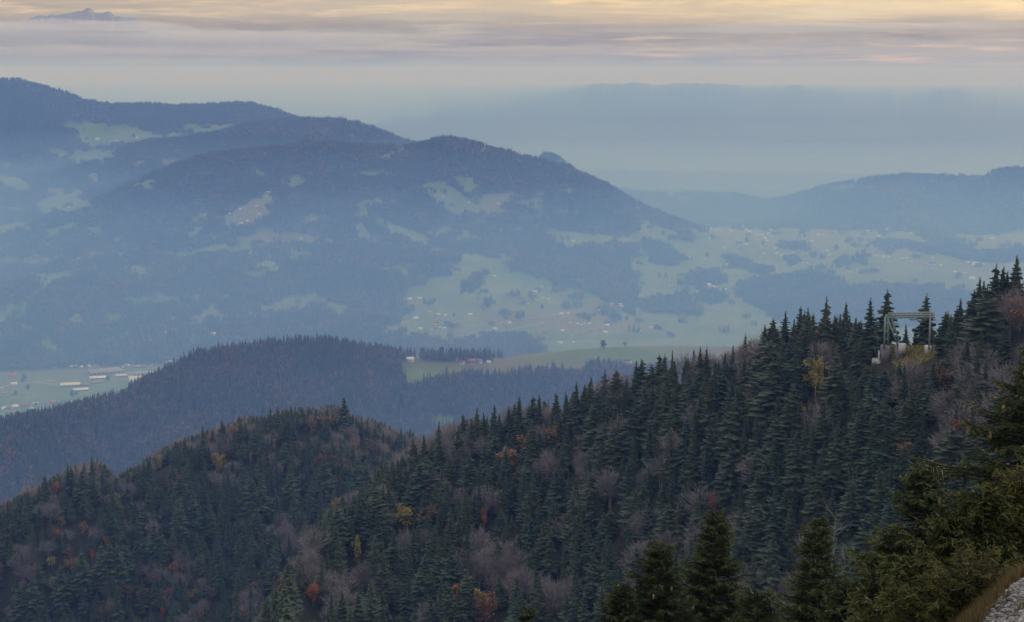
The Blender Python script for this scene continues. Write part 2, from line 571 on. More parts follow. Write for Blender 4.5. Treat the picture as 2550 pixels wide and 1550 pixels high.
Za, Zb = (0, 180, 2.24), (900, 330, 2.899)
Z3, Z4, Z5 = (1000, 620, 5.35), (1350, 620, 5.35), (1650, 400, 2.723)
upland_meadows = [zp(*Za, p) for p in [
    [(340, 285), (450, 280), (600, 290), (750, 300), (820, 330), (870, 350), (1000, 335), (1090, 365), (1000, 385), (850, 390), (750, 410), (650, 400), (480, 420), (430, 380), (435, 330), (350, 310)],
    [(360, 490), (420, 440), (560, 430), (660, 440), (640, 480), (560, 510), (420, 525)],
    [(260, 440), (330, 425), (390, 450), (350, 480), (270, 470)],
    [(1010, 290), (1200, 290), (1370, 295), (1250, 340), (1150, 355), (1060, 330)],
    [(870, 530), (950, 490), (1010, 475), (1030, 490), (960, 520)],
    [(1370, 535), (1470, 515), (1450, 545), (1400, 555)],
    [(1595, 610), (1650, 575), (1705, 600), (1690, 640), (1620, 655)],
    [(1240, 850), (1260, 800), (1340, 750), (1450, 690), (1510, 665), (1520, 700), (1490, 760), (1520, 800), (1400, 850), (1340, 870), (1300, 870)],
    [(1070, 780), (1170, 780), (1160, 830), (1080, 840)],
    [(-200, 490), (0, 490), (110, 520), (120, 540), (0, 520), (-200, 530)],
    [(-200, 590), (0, 580), (150, 590), (190, 640), (150, 680), (50, 650), (0, 630)],
    [(190, 730), (250, 740), (360, 700), (520, 720), (510, 750), (400, 790), (220, 810)],
    [(-100, 870), (0, 860), (100, 840), (200, 840), (180, 870), (60, 900), (0, 920), (-100, 940)],
    [(40, 760), (130, 740), (120, 770), (70, 780)],
    [(250, 880), (330, 860), (450, 830), (380, 890), (330, 930), (260, 930)],
    [(0, 970), (90, 950), (60, 980), (0, 1010), (-90, 1020)],
    [(1115, 950), (1200, 920), (1310, 870), (1330, 900), (1250, 930), (1120, 960)],
    [(910, 1050), (950, 1010), (1100, 990), (1200, 960), (1330, 930), (1280, 970), (1100, 1030), (1000, 1053)],
    [(1570, 870), (1650, 900), (1800, 910), (1890, 950), (1860, 970), (1700, 960), (1590, 930)],
    [(1590, 1000), (1700, 980), (1740, 1040), (1650, 1040)],
    [(1960, 850), (2030, 850), (2060, 900), (2130, 920), (2060, 940), (1990, 900)],
    [(2060, 810), (2150, 850), (2280, 870), (2390, 930), (2400, 960), (2330, 960), (2200, 910), (2120, 860)],
    [(1760, 450), (1840, 415), (1830, 435), (1780, 460)], [(1890, 465), (2000, 470), (2060, 490), (1960, 490)],
    [(2060, 490), (2160, 460), (2260, 415), (2270, 430), (2220, 460), (2130, 490)]]]
Zc = (0, 400, 2.723)
upland_meadows += [zp(*Zc, p) for p in [
    [(-200, 1000), (0, 970), (100, 960), (200, 920), (270, 860), (230, 800), (280, 770), (400, 770), (600, 720), (760, 690), (820, 700), (640, 740), (520, 770), (430, 820), (330, 850), (260, 910), (170, 1010), (140, 1060), (0, 1100), (-200, 1100)],
    [(450, 690), (560, 650), (600, 610), (670, 600), (680, 640), (620, 680), (480, 710)], [(340, 680), (400, 670), (370, 710), (350, 720)],
    [(90, 750), (200, 700), (210, 712), (140, 750)], [(0, 670), (50, 670), (10, 690), (-80, 700)],
    [(850, 980), (930, 940), (1020, 900), (1150, 910), (1280, 940), (1180, 970), (1070, 980), (980, 970)],
    [(660, 1080), (740, 1040), (840, 1030), (830, 1090), (720, 1120)], [(920, 1130), (1010, 1090), (1050, 1100), (1000, 1140)],
    [(1070, 1130), (1130, 1070), (1220, 1040), (1210, 1090), (1130, 1140)], [(1040, 1170), (1150, 1150), (1250, 1140), (1240, 1165), (1100, 1195)],
    [(1260, 1100), (1380, 1080), (1450, 970), (1440, 1060), (1390, 1130), (1300, 1140)], [(1470, 950), (1550, 900), (1630, 890), (1560, 940)],
    [(1620, 1070), (1750, 1010), (1880, 985), (1800, 1030), (1680, 1080)], [(2050, 1140), (2190, 1115), (2190, 1160), (2060, 1190)],
    [(820, 1210), (850, 1140), (890, 1160), (870, 1220)]]]
upland_meadows += [zp(*Zb, p) for p in [
    [(670, 320), (750, 290), (830, 320), (860, 370), (840, 430), (760, 430), (700, 380)],
    [(400, 390), (500, 360), (600, 350), (680, 400), (740, 450), (800, 470), (900, 450), (1110, 430), (1090, 480), (1030, 540), (960, 580), (870, 590), (750, 590), (600, 580), (570, 520), (480, 440)],
    [(1230, 430), (1290, 420), (1330, 460), (1300, 520), (1330, 570), (1280, 620), (1260, 600), (1250, 500)],
    [(800, 610), (900, 620), (890, 680), (840, 690)],
    [(1280, 700), (1400, 700), (1550, 720), (1680, 730), (1640, 770), (1590, 830), (1500, 850), (1420, 800), (1380, 760), (1290, 720)],
    [(60, 620), (130, 610), (250, 660), (430, 720), (500, 790), (440, 800), (330, 750), (200, 690), (110, 650)],
    [(640, 750), (760, 740), (900, 790), (800, 800), (680, 780)], [(400, 840), (560, 840), (700, 850), (560, 900), (440, 870)],
    [(1870, 930), (1950, 920), (2100, 960), (2300, 1040), (2200, 1073), (2050, 1050), (1930, 1000)],
    [(1960, 720), (2030, 700), (2060, 760), (2000, 800), (1860, 790)]]]
village_slope = (zp(*Z3, [(-40, 700), (0, 650), (40, 600), (150, 520), (300, 470), (520, 370), (640, 330), (720, 290), (760, 180), (830, 30), (900, 60), (1060, 80),
                          (1180, 90), (1260, 130), (1400, 190), (1420, 260), (1560, 300), (1700, 330), (1880, 390), (2010, 450), (2060, 510)])
                 + zp(*Z4, [(200, 490), (450, 540), (700, 600), (850, 700), (960, 740), (1080, 720), (1120, 790), (1130, 880), (1350, 940), (1500, 1010), (1700, 1050),
                            (1740, 1090), (1500, 1500), (600, 1500), (100, 1500)])
                 + zp(*Z3, [(1900, 1290), (1700, 1190), (1400, 1160), (1100, 1160), (1000, 1220), (700, 1250), (400, 1220), (200, 1170), (0, 1120)]))
slope_woods = [zp(*Z3, p) for p in [
    [(850, 590), (860, 440), (980, 330), (1080, 320), (1090, 420), (1000, 520), (900, 600)],
    [(1040, 790), (1140, 690), (1240, 690), (1200, 760), (1080, 820)], [(1300, 900), (1340, 840), (1420, 860), (1400, 910)],
    [(350, 720), (390, 720), (380, 770), (350, 770)], [(0, 820), (90, 780), (140, 800), (100, 840), (0, 860)], [(1480, 900), (1600, 900), (1590, 940), (1490, 940)]]]
slope_woods += [zp(*Z4, p) for p in [[(700, 830), (800, 830), (950, 880), (1000, 960), (900, 920), (760, 850)], [(230, 730), (380, 720), (420, 790), (260, 780)],
                                     [(590, 940), (620, 900), (640, 980)], [(440, 650), (540, 640), (530, 700), (470, 720)]]]
right_woods = [zp(*Z5, p) for p in [
    [(-40, 540), (60, 610), (120, 660), (120, 710), (60, 720), (-80, 690), (-160, 560)],
    [(380, 640), (480, 650), (620, 720), (740, 745), (700, 790), (520, 720)], [(150, 790), (260, 750), (420, 780), (420, 840), (300, 850), (180, 850)],
    [(240, 870), (300, 860), (390, 900), (400, 960), (330, 980), (260, 960), (240, 920)],
    [(500, 850), (640, 800), (740, 810), (840, 790), (920, 765), (1100, 765), (1180, 810), (1260, 855), (1380, 845), (1480, 870), (1620, 850), (1800, 860), (1960, 880), (2120, 910), (2300, 1000), (1800, 1130), (1500, 1130), (1000, 1160), (760, 1090), (680, 1010), (560, 950), (500, 900)],
    [(1430, 560), (1560, 550), (1700, 570), (1850, 590), (1900, 620), (1800, 625), (1650, 600), (1470, 590)],
    [(1750, 480), (1930, 530), (2050, 580), (2130, 630), (2300, 620), (2500, 600), (2500, 680), (2200, 690), (2000, 660), (1900, 640), (1860, 600), (1960, 600), (1800, 540)],
    [(820, 560), (1000, 585), (900, 605), (820, 590)], [(1190, 670), (1300, 660), (1300, 700), (1200, 700)], [(1230, 540), (1260, 530), (1260, 570)],
    [(0, 930), (120, 910), (240, 960), (240, 1060), (120, 1040), (-160, 1010), (-160, 950)], [(1330, 640), (1370, 640), (1370, 700), (1330, 700)],
    [(820, 660), (900, 640), (900, 700), (850, 720)], [(120, 520), (200, 510), (210, 550), (140, 550)]]]
far_meadows = [zp(*Z5, p) for p in [[(1130, 200), (1200, 170), (1330, 150), (1380, 165), (1320, 185), (1200, 212)], [(2020, 470), (2150, 450), (2200, 470), (2080, 492)],
                                    [(2130, 525), (2250, 520), (2400, 470), (2500, 480), (2400, 560), (2200, 560)], [(0, 232), (100, 235), (320, 262), (200, 275), (0, 255)],
                                    [(1590, 215), (1720, 205), (1800, 190), (1700, 230)]]]
hill_meadows = [[(997, 902), (1045, 886), (1056, 904), (1107, 902), (1180, 904), (1265, 890), (1310, 880), (1400, 866), (1500, 858), (1600, 852), (1900, 850), (2100, 860), (1900, 905),
                 (1640, 915), (1600, 925), (1530, 915), (1480, 908), (1440, 935), (1400, 925), (1330, 928), (1250, 940), (1180, 938), (1107, 940), (1050, 955), (1026, 975), (1005, 945)],
                [(1072, 1048), (1100, 1026), (1135, 1045), (1125, 1072), (1072, 1075)]]
back_strip = [(1612, 838), (1650, 828), (1720, 822), (1800, 826), (1880, 835), (1900, 900), (1612, 900)]


def meadow_at(px, py, r, row):
    """True where the land is open grass"""
    px, py, r, row = np.broadcast_arrays(px, py, r, row)
    # ragged wood edges
    jx = 9 * fbm(px / 22, py / 16, 71, 3)
    jy = 6 * fbm(px / 22 + 40, py / 16, 72, 3)
    qx, qy = px + jx, py + jy
    m = np.zeros(px.shape, bool)
    zC = (row >= ROW['v1']) & (row < ROW['C'] + 9)
    zV = (row >= ROW['C'] + 9) & (row < ROW['foot'])
    zD = (row >= ROW['foot']) & (row < ROW['plain'])
    for p in hill_meadows:
        m |= zC & in_poly(qx, qy, p)
    m |= (row > ROW['C'] + 0.5) & (row < ROW['C'] + 9) & (px > 1000) & (px < 1330) & (fbm(px / 11, row / 3.0, 83, 3) > -0.12)
    m |= zV & (px < 470) & (py > 876 + jy)
    slope = in_poly(qx, qy, village_slope)
    for p in slope_woods:
        slope &= ~in_poly(qx, qy, p)
    m |= (zV | zD) & slope & (px < 1660)
    for p in upland_meadows:
        m |= zD & in_poly(qx, qy, p) & (px < 1700)
    m |= zD & (px < 1600) & (row < ROW['E'] - 3) & (fbm(px / 60 + 3, py / 24, 86, 4) > 0.30 + 0.25 * np.clip((430 - py) / 60, 0, 1))
    rt = (zD | (zV & (r > 4350))) & (px > 1575 + (row - ROW['foot']) * 0.4) & (row < ROW['bd'] + 3)
    rt &= ~((px < 1720) & (row > ROW['D'] - 8))
    for p in right_woods:
        rt &= ~in_poly(qx, qy, p)
    m |= rt
    for p in far_meadows:
        m |= (row >= ROW['bd']) & zD & in_poly(qx, qy, p) & (px > 1560)
    hedge = fbm(px / 14, py / 6, 81, 3) > 0.56
    m &= ~(hedge & (row > ROW['foot']) & (row < ROW['F']))
    m |= (row >= ROW['plain']) & (row < ROW['plain2'])
    return m


rowsI = np.arange(NR)[:, None] * np.ones((1, NC))
mead = meadow_at(PX, PY, R, rowsI).astype(np.float32)
mead[ROW['plain']:ROW['far']] = np.clip(1 - np.linspace(0, 1.25, ROW['far'] - ROW['plain'])[:, None] + 0.25 * fbm(PX[ROW['plain']:ROW['far']] / 240, PY[ROW['plain']:ROW['far']] / 30, 87, 3), 0, 1)  # darker haze tone put into the far ground colour by thinning the grass
gravel = in_poly(PX + 22 * fbm(GX * 1.2, GY * 1.2, 77), PY, [(2470, 1545), (2505, 1490), (2540, 1440), (2700, 1400), (2900, 1500), (2900, 2000), (2380, 2000), (2430, 1570)]) & (R < 24)

# ground material
M = Mat('land')
g_n1, g_n2 = M.noise(0.006, 6, 0.62), M.noise(0.0016, 3, 0.5)
grass = M.mix(M.ramp(g_n1, 0.35, 0.65), (0.105, 0.17, 0.045), (0.165, 0.225, 0.068))
grass = M.mix(M.ramp(g_n2, 0.5, 0.68), grass, (0.16, 0.155, 0.07))
soil = M.mix(M.ramp(M.noise(0.9, 5, 0.65), 0.35, 0.65), (0.026, 0.029, 0.019), (0.05, 0.047, 0.03))
c = M.mix(M.attr('meadow'), soil, grass)
grv = M.mix(M.ramp(M.noise(26, 4, 0.7), 0.35, 0.66), (0.07, 0.065, 0.055), (0.22, 0.21, 0.20))
c = M.mix(M.attr('gravel'), c, grv)
M.bump(M.noise(5, 5, 0.7), 0.6, 0.1)
LAND = M.color(c, 0.95)

SPANS = [('near_slope', 0, 'g1'), ('forest_slope', 'g1', 'g2'), ('forest_ridge', 'g2', 'v1'), ('wooded_hill', 'v1', 'bc'), ('valley_floor', 'bc', 'foot'),
         ('mountain', 'foot', 'bd'), ('mountain', 'bd', 'be'), ('mountain', 'be', 'plain'), ('plain', 'plain', 'plain2'), ('far_hills', 'plain2', 'end')]
LLAB = {'near_slope': 'steep scrubby ground falling away below the viewpoint', 'forest_slope': 'near spur of the mountain under dense spruce forest',
        'forest_ridge': 'lower ridge behind the near spur under mixed autumn forest', 'wooded_hill': 'hazy wooded hill with a meadow plateau in the valley',
        'valley_floor': 'flat green valley floor with factory halls', 'plain': 'wide pale plain lost in haze', 'far_hills': 'faint blue far ridge at the edge of the plain'}
mlab = iter(['broad wooded mountain with meadows and a village slope', 'wooded ridge and hills behind the broad mountain', 'farthest high ridge sloping down from the top of the view'])
for nm, a, b in SPANS:
    i0 = 0 if a == 0 else ROW[a]
    i1 = ROW[b]
    n = i1 - i0 + 1
    V = np.stack([GX[i0:i1 + 1], GY[i0:i1 + 1], GZ[i0:i1 + 1]], -1).reshape(-1, 3)
    idx = np.arange(n * NC).reshape(n, NC)
    a0, a1 = idx[:-1, :-1], idx[:-1, 1:]
    b0, b1 = idx[1:, :-1], idx[1:, 1:]
    F = np.stack([a0, b0, b1, a1], -1).reshape(-1, 4)[:, ::-1]
    if i0 == 0:
        pass
    at_ = {'meadow': mead[i0:i1 + 1].ravel(), 'gravel': gravel[i0:i1 + 1].astype(np.float32).ravel()}
    o = add(nm, np_mesh(nm, V, F, LAND, True, at_))
    prop(o, label=LLAB.get(nm) or next(mlab), kind='structure')


# ---- finding points on the land
def colf(th):
    c = np.interp(th, TH, np.arange(NC))
    i = np.minimum(np.floor(c).astype(int), NC - 2)
    return i, c - i


def hit(px, py, r0=30.0, r1=1e9, lift=0):
    """first ground point the sight line through a photograph pixel meets beyond r0"""
    th, t = sight(px, py)
    i, f = colf(float(th))
    rp = R[:, i] * (1 - f) + R[:, i + 1] * f
    zq = ZL[:, i] * (1 - f) + ZL[:, i + 1] * f
    tt = zq / np.maximum(rp, 1e-3)
    k = np.where((rp >= r0) & (tt >= t))[0]
    if not len(k):
        return None
    k = k[0]
    if k > 0 and rp[k - 1] >= r0 and tt[k - 1] < t:
        u = (t - tt[k - 1]) / (tt[k] - tt[k - 1])
    else:
        u = 1.0
    r = rp[k - 1] + (rp[k] - rp[k - 1]) * u
    if r > r1:
        return None
    z = zq[k - 1] + (zq[k] - zq[k - 1]) * u
    return Vector((r * math.sin(th), r * math.cos(th), z + CZ + lift))


def ground(px, r, py=700):
    th, _ = sight(px, py)
    i, f = colf(float(th))
    rp = R[:, i] * (1 - f) + R[:, i + 1] * f
    zq = ZL[:, i] * (1 - f) + ZL[:, i + 1] * f
    return Vector((r * math.sin(th), r * math.cos(th), float(np.interp(r, rp, zq)) + CZ))


def scatter(a, b, per, amin=-20.5, amax=20.5, seed=1):
    """random points on the land between two of its lines, one per `per` square metres"""
    g = np.random.default_rng(seed)
    i0, i1 = (ROW[a] if isinstance(a, str) else a), (ROW[b] if isinstance(b, str) else b)
    cs = np.where((TH >= dg(amin)) & (TH < dg(amax)))[0]
    j0, j1 = cs[0], cs[-1]
    ex = np.stack([GX[i0:i1, j0 + 1:j1 + 1] - GX[i0:i1, j0:j1], GY[i0:i1, j0 + 1:j1 + 1] - GY[i0:i1, j0:j1]], -1)
    ey = np.stack([GX[i0 + 1:i1 + 1, j0:j1] - GX[i0:i1, j0:j1], GY[i0 + 1:i1 + 1, j0:j1] - GY[i0:i1, j0:j1]], -1)
    area = np.abs(ex[..., 0] * ey[..., 1] - ex[..., 1] * ey[..., 0])
    n = int(area.sum() / per)
    cdf = np.cumsum(area.ravel())
    k = np.searchsorted(cdf, g.random(n) * cdf[-1])
    k = np.minimum(k, area.size - 1)
    ri, ci = k // area.shape[1] + i0, k % area.shape[1] + j0
    u, v = g.random(n), g.random(n)

    def bil(A):
        return (A[ri, ci] * (1 - u) + A[ri + 1, ci] * u) * (1 - v) + (A[ri, ci + 1] * (1 - u) + A[ri + 1, ci + 1] * u) * v
    x, y, z, r = bil(GX), bil(GY), bil(GZ), bil(R)
    px, py = to_px(x, y, z)
    return dict(x=x, y=y, z=z, r=r, px=px, py=py, row=ri + u, g=g)
# ------------------------------------------------------------------ trees
def bark(name, c):
    return simple(name, c, 0.9, 0.45, 6.0)


BARK = bark('bark', (0.09, 0.07, 0.055))
BARK_GREY = bark('grey_bark', (0.30, 0.27, 0.25))
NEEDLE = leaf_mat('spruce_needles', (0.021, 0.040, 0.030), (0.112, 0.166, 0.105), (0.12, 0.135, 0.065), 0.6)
NEEDLE_FAR = leaf_mat('far_conifers', (0.030, 0.046, 0.032), (0.06, 0.082, 0.052), (0.08, 0.07, 0.05), 0.5)
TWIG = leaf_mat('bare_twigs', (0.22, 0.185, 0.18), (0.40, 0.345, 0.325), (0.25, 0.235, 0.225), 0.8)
RUST = leaf_mat('rust_leaves', (0.18, 0.085, 0.042), (0.36, 0.185, 0.08), (0.26, 0.18, 0.10), 0.8)
ORANGE = leaf_mat('orange_leaves', (0.28, 0.10, 0.03), (0.50, 0.18, 0.05), (0.38, 0.15, 0.045), 0.5)
YELLOW = leaf_mat('yellow_leaves', (0.22, 0.18, 0.04), (0.48, 0.40, 0.12), (0.36, 0.24, 0.05), 0.4)
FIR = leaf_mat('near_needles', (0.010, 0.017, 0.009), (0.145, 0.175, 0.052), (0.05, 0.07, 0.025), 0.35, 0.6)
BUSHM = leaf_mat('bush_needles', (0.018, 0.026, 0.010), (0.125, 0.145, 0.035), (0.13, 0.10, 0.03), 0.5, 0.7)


def tube(path, radii, n=6):
    """tapered tube along points; returns V, quads"""
    V, F = [], []
    path = [np.array(p, float) for p in path]
    for i, p in enumerate(path):
        d = path[min(i + 1, len(path) - 1)] - path[max(i - 1, 0)]
        d = d / (np.linalg.norm(d) + 1e-9)
        a = np.cross(d, (0.31, 0.95, 0.02))
        if np.linalg.norm(a) < 0.1:
            a = np.cross(d, (1, 0, 0))
        a /= np.linalg.norm(a)
        b = np.cross(d, a)
        for k in range(n):
            w = 2 * math.pi * k / n
            V.append(p + radii[i] * (math.cos(w) * a + math.sin(w) * b))
    for i in range(len(path) - 1):
        for k in range(n):
            k2 = (k + 1) % n
            F.append((i * n + k, i * n + k2, (i + 1) * n + k2, (i + 1) * n + k))
    return np.array(V), np.array(F)


def join(parts):
    V, F, off = [], [], 0
    for v, f in parts:
        V.append(v)
        F.append(f + off)
        off += len(v)
    return np.concatenate(V), np.concatenate(F)


def spruce_low(seed, H=24.0, rad=3.4, whorls=22, gap=0.0, power=0.85, per=8):
    """spruce seen from several hundred metres: drooping branch fans in whorls. Height H, base at 0"""
    g = np.random.default_rng(seed)
    V, F, T = [], [], []

    def quad(a, b, c, d, t):
        k = len(V)
        V.extend([a, b, c, d])
        T.extend(t)
        F.append((k, k + 1, k + 2, k + 3))
    lean = g.normal(0, 0.008, 2) * H
    for w in range(whorls):
        u = (w + g.random() * 0.7) / whorls
        z = H * (0.10 + 0.885 * u)
        rr_ = rad * (1 - u) ** power * (0.82 + 0.36 * g.random()) + 0.28
        if u < 0.12:
            rr_ *= 0.7
        n = max(5, int((per + 4) * (0.5 + 0.65 * (1 - u))))
        ph = g.random() * 6.28
        for k in range(n):
            if g.random() < gap:
                continue
            L = rr_ * (0.55 + 0.65 * g.random())
            zz = z
            z = zz + g.uniform(-0.75, 0.75) * H / whorls
            a = ph + 6.283 * (k + 0.5 * g.random()) / n
            ca, sa = math.cos(a), math.sin(a)
            wd = (0.17 + 0.13 * g.random()) * L + 0.17
            dr = L * (0.06 + 0.46 * g.random()) * (1.2 - u)
            up = 0.10 * L
            cxx, cyy = lean[0] * u, lean[1] * u
            base = (cxx, cyy, z + 0.12 * L)
            m1 = (cxx + 0.55 * L * ca - wd * sa, cyy + 0.55 * L * sa + wd * ca, z - dr * 0.75)
            m2 = (cxx + 0.55 * L * ca + wd * sa, cyy + 0.55 * L * sa - wd * ca, z - dr * 0.75)
            mid = (cxx + 0.6 * L * ca, cyy + 0.6 * L * sa, z - dr * 0.30)
            tip = (cxx + L * ca, cyy + L * sa, z - dr + up)
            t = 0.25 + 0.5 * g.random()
            tl = [t * 0.3, t * 0.8, min(1, t * 1.35), t]  # inner shade put into the tint, beside pale new growth at the tip
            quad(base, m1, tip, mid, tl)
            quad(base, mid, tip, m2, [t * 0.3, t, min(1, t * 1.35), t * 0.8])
            # a hanging curtain of twigs under the branch
            if g.random() < 0.7:
                hb = L * (0.16 + 0.2 * g.random()) + 0.2
                q1 = (cxx + 0.3 * L * ca, cyy + 0.3 * L * sa, z - dr * 0.1)
                q2 = (cxx + 0.9 * L * ca, cyy + 0.9 * L * sa, z - dr * 0.75)
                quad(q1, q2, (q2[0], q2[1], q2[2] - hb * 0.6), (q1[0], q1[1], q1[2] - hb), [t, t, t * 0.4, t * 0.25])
            z = zz
    # solid core closing the crown, tinted dark as its inner shade
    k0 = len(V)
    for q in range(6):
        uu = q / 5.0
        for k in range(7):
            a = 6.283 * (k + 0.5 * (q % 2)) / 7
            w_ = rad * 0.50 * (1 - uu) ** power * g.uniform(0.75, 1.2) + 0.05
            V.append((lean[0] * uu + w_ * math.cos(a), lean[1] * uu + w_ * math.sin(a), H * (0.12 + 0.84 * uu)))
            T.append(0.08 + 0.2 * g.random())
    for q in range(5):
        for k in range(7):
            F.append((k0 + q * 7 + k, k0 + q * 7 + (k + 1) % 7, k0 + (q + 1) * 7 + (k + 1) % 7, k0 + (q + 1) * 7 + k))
    # leader
    V0 = len(V)
    for k in range(4):
        a = k * 1.5708
        V.append((lean[0] + 0.16 * math.cos(a), lean[1] + 0.16 * math.sin(a), H * 0.93))
        T.append(0.4)
    V.append((lean[0], lean[1], H))
    T.append(0.6)
    tri = [(V0 + k, V0 + (k + 1) % 4, V0 + 4) for k in range(4)]
    return np.array(V), [np.array(F), np.array(tri)], np.array(T)


def trunk_mesh(name, H, r, mat, n=6):
    v, f = tube([(0, 0, -1.0), (0, 0, H * 0.5), (0, 0, H * 0.97)], [r, r * 0.6, r * 0.1], n)
    return np_mesh(name, v, f, mat, True)


def limbs(g, H, spread, n=7, r0=0.28, start=0.28, lo=0.35):
    parts = [tube([(0, 0, -1.2), (g.normal(0, .15), g.normal(0, .15), H * 0.33), (g.normal(0, .5), g.normal(0, .5), H * 0.62), (g.normal(0, .8), g.normal(0, .8), H * 0.86)],
                  [r0, r0 * 0.75, r0 * 0.42, r0 * 0.1], 6)]
    ends = []
    for k in range(n):
        a = 6.283 * (k + 0.6 * g.random()) / n
        z0 = H * (start + 0.3 * g.random())
        L = spread * (0.65 + 0.35 * g.random())
        p0 = np.array((0.1 * math.cos(a), 0.1 * math.sin(a), z0))
        p1 = p0 + np.array((0.5 * L * math.cos(a), 0.5 * L * math.sin(a), H * (0.14 + 0.1 * g.random())))
        p2 = p0 + np.array((0.85 * L * math.cos(a + .2), 0.85 * L * math.sin(a + .2), H * (0.27 + 0.17 * g.random())))
        parts.append(tube([p0, p1, p2], [r0 * 0.42, r0 * 0.26, r0 * 0.07], 4))
        ends += [p1, p2]
    return join(parts), ends


def crown_points(g, n, H, spread, lo=0.30):
    """points through a domed crown, denser to its outside"""
    u = g.normal(size=(n, 3))
    u /= np.linalg.norm(u, axis=1)[:, None]
    rad = g.random(n) ** 0.45
    p = u * rad[:, None]
    lob = 1 + 0.20 * np.sin(3.1 * np.arctan2(u[:, 1], u[:, 0]) + g.random() * 6) + 0.16 * np.sin(5.3 * u[:, 2] + 2.2 * u[:, 0] + g.random() * 6)
    zc = H * (0.5 + lo / 2)
    q = np.stack([p[:, 0] * spread * lob, p[:, 1] * spread * lob, zc + p[:, 2] * (H - zc) * np.clip(lob, .8, 1.12)], -1)
    return q, u, rad


def bare_crown(seed, H=18.0, spread=4.6, n=1100, wid=0.05):
    g = np.random.default_rng(seed)
    q, u, rad = crown_points(g, n, H, spread, 0.25)
    d = u * 0.8 + np.array((0, 0, 0.75)) + g.normal(0, 0.35, (n, 3))
    d /= np.linalg.norm(d, axis=1)[:, None]
    L = (0.9 + 1.7 * g.random(n))[:, None]
    s = np.cross(d, g.normal(size=(n, 3)))
    s /= np.linalg.norm(s, axis=1)[:, None] + 1e-9
    w = wid * (0.7 + 0.6 * g.random(n))[:, None]
    V = np.concatenate([q - s * w, q + s * w, q + d * L + s * w * 0.5, q + d * L - s * w * 0.5], 1).reshape(-1, 3)
    F = np.arange(4 * n).reshape(n, 4)
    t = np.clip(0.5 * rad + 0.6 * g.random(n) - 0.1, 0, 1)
    return V, F, np.repeat(t, 4)


def leafy_crown(seed, H=16.0, spread=4.4, n=900, size=0.42, lo=0.22):
    g = np.random.default_rng(seed)
    m = 26                                     # leaf clumps
    cpt, cu, cr = crown_points(g, m, H * 0.96, spread * 0.86, lo)
    k = g.integers(0, m, n)
    q = cpt[k] + g.normal(0, 1, (n, 3)) * np.array((spread * 0.17, spread * 0.17, H * 0.045))
    nrm = g.normal(0, 0.7, (n, 3)) + (q - np.array((0, 0, H * 0.5))) / spread * 0.6
    nrm /= np.linalg.norm(nrm, axis=1)[:, None]
    a = np.cross(nrm, g.normal(size=(n, 3)))
    a /= np.linalg.norm(a, axis=1)[:, None] + 1e-9
    b = np.cross(nrm, a)
    sz = size * (0.6 + 0.8 * g.random(n))[:, None]
    V = np.concatenate([q - a * sz, q - b * sz * .6, q + a * sz, q + b * sz * .6], 1).reshape(-1, 3)
    F = np.arange(4 * n).reshape(n, 4)
    ct = g.random(m)
    t = np.clip(0.55 * ct[k] + 0.45 * g.random(n), 0, 1)
    return V, F, np.repeat(t, 4)


PLAN = []          # (crown mesh, trunk mesh, nominal height, kind)
SPR, BARE, RUSTS, ORNG, YELL = [], [], [], [], []
for s, kw in enumerate([dict(rad=3.6, per=9), dict(rad=3.1, whorls=24, per=9), dict(rad=4.4, whorls=20, power=0.72, per=10), dict(rad=3.5, gap=0.2), dict(rad=4.2, whorls=19, gap=0.12, power=0.95),
                        dict(rad=2.8, whorls=24, power=0.7), dict(rad=4.8, whorls=18, power=0.6, per=11), dict(rad=3.8, whorls=26, power=1.15, gap=0.06)]):
    v, f, t = spruce_low(100 + s, **kw)
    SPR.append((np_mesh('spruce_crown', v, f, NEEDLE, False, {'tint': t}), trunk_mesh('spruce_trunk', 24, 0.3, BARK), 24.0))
for s, (sp_, n) in enumerate([(4.4, 1000), (5.2, 1200), (3.8, 900), (4.8, 800)]):
    g = np.random.default_rng(200 + s)
    v, f, t = bare_crown(210 + s, 18.0, sp_, n)
    (lv, lf), _ = limbs(g, 18.0, sp_, 10, 0.36)
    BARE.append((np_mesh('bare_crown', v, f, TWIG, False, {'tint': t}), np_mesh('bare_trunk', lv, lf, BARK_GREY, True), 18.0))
for lst, mt, sd in ((RUSTS, RUST, 300), (ORNG, ORANGE, 330), (YELL, YELLOW, 360)):
    for s, sp_ in enumerate([4.0, 4.8, 3.4]):
        g = np.random.default_rng(sd + s)
        v, f, t = leafy_crown(sd + 10 + s, 16.0, sp_, 620 if mt is not YELLOW else 900)
        (lv, lf), _ = limbs(g, 16.0, sp_, 7, 0.24)
        lst.append((np_mesh('leaf_crown', v, f, mt, False, {'tint': t}), np_mesh('leaf_trunk', lv, lf, BARK_GREY, True), 16.0))


def merged(src, name):
    """crown and trunk of one tree as one two-material mesh for the uncounted mass of the forest"""
    cr, tr, H = src
    def arr(me):
        v = np.empty(len(me.vertices) * 3, np.float32)
        me.vertices.foreach_get('co', v)
        fs = [list(p.vertices) for p in me.polygons]
        return v.reshape(-1, 3), fs
    v1, f1 = arr(cr)
    v2, f2 = arr(tr)
    t = np.empty(len(v1), np.float32)
    cr.attributes['tint'].data.foreach_get('value', t)
    q = [f for f in f1 if len(f) == 4]
    tr3 = [f for f in f1 if len(f) == 3]
    q2 = [[i + len(v1) for i in f] for f in f2]
    fl = [np.array(q + q2, np.int32)]
    fm = [0] * len(q) + [1] * len(q2)
    if tr3:
        fl.append(np.array(tr3, np.int32))
        fm += [0] * len(tr3)
    me = np_mesh(name, np.concatenate([v1, v2]), fl, [cr.materials[0], tr.materials[0]], False, {'tint': np.concatenate([t, np.zeros(len(v2), np.float32)])}, fm)
    return me


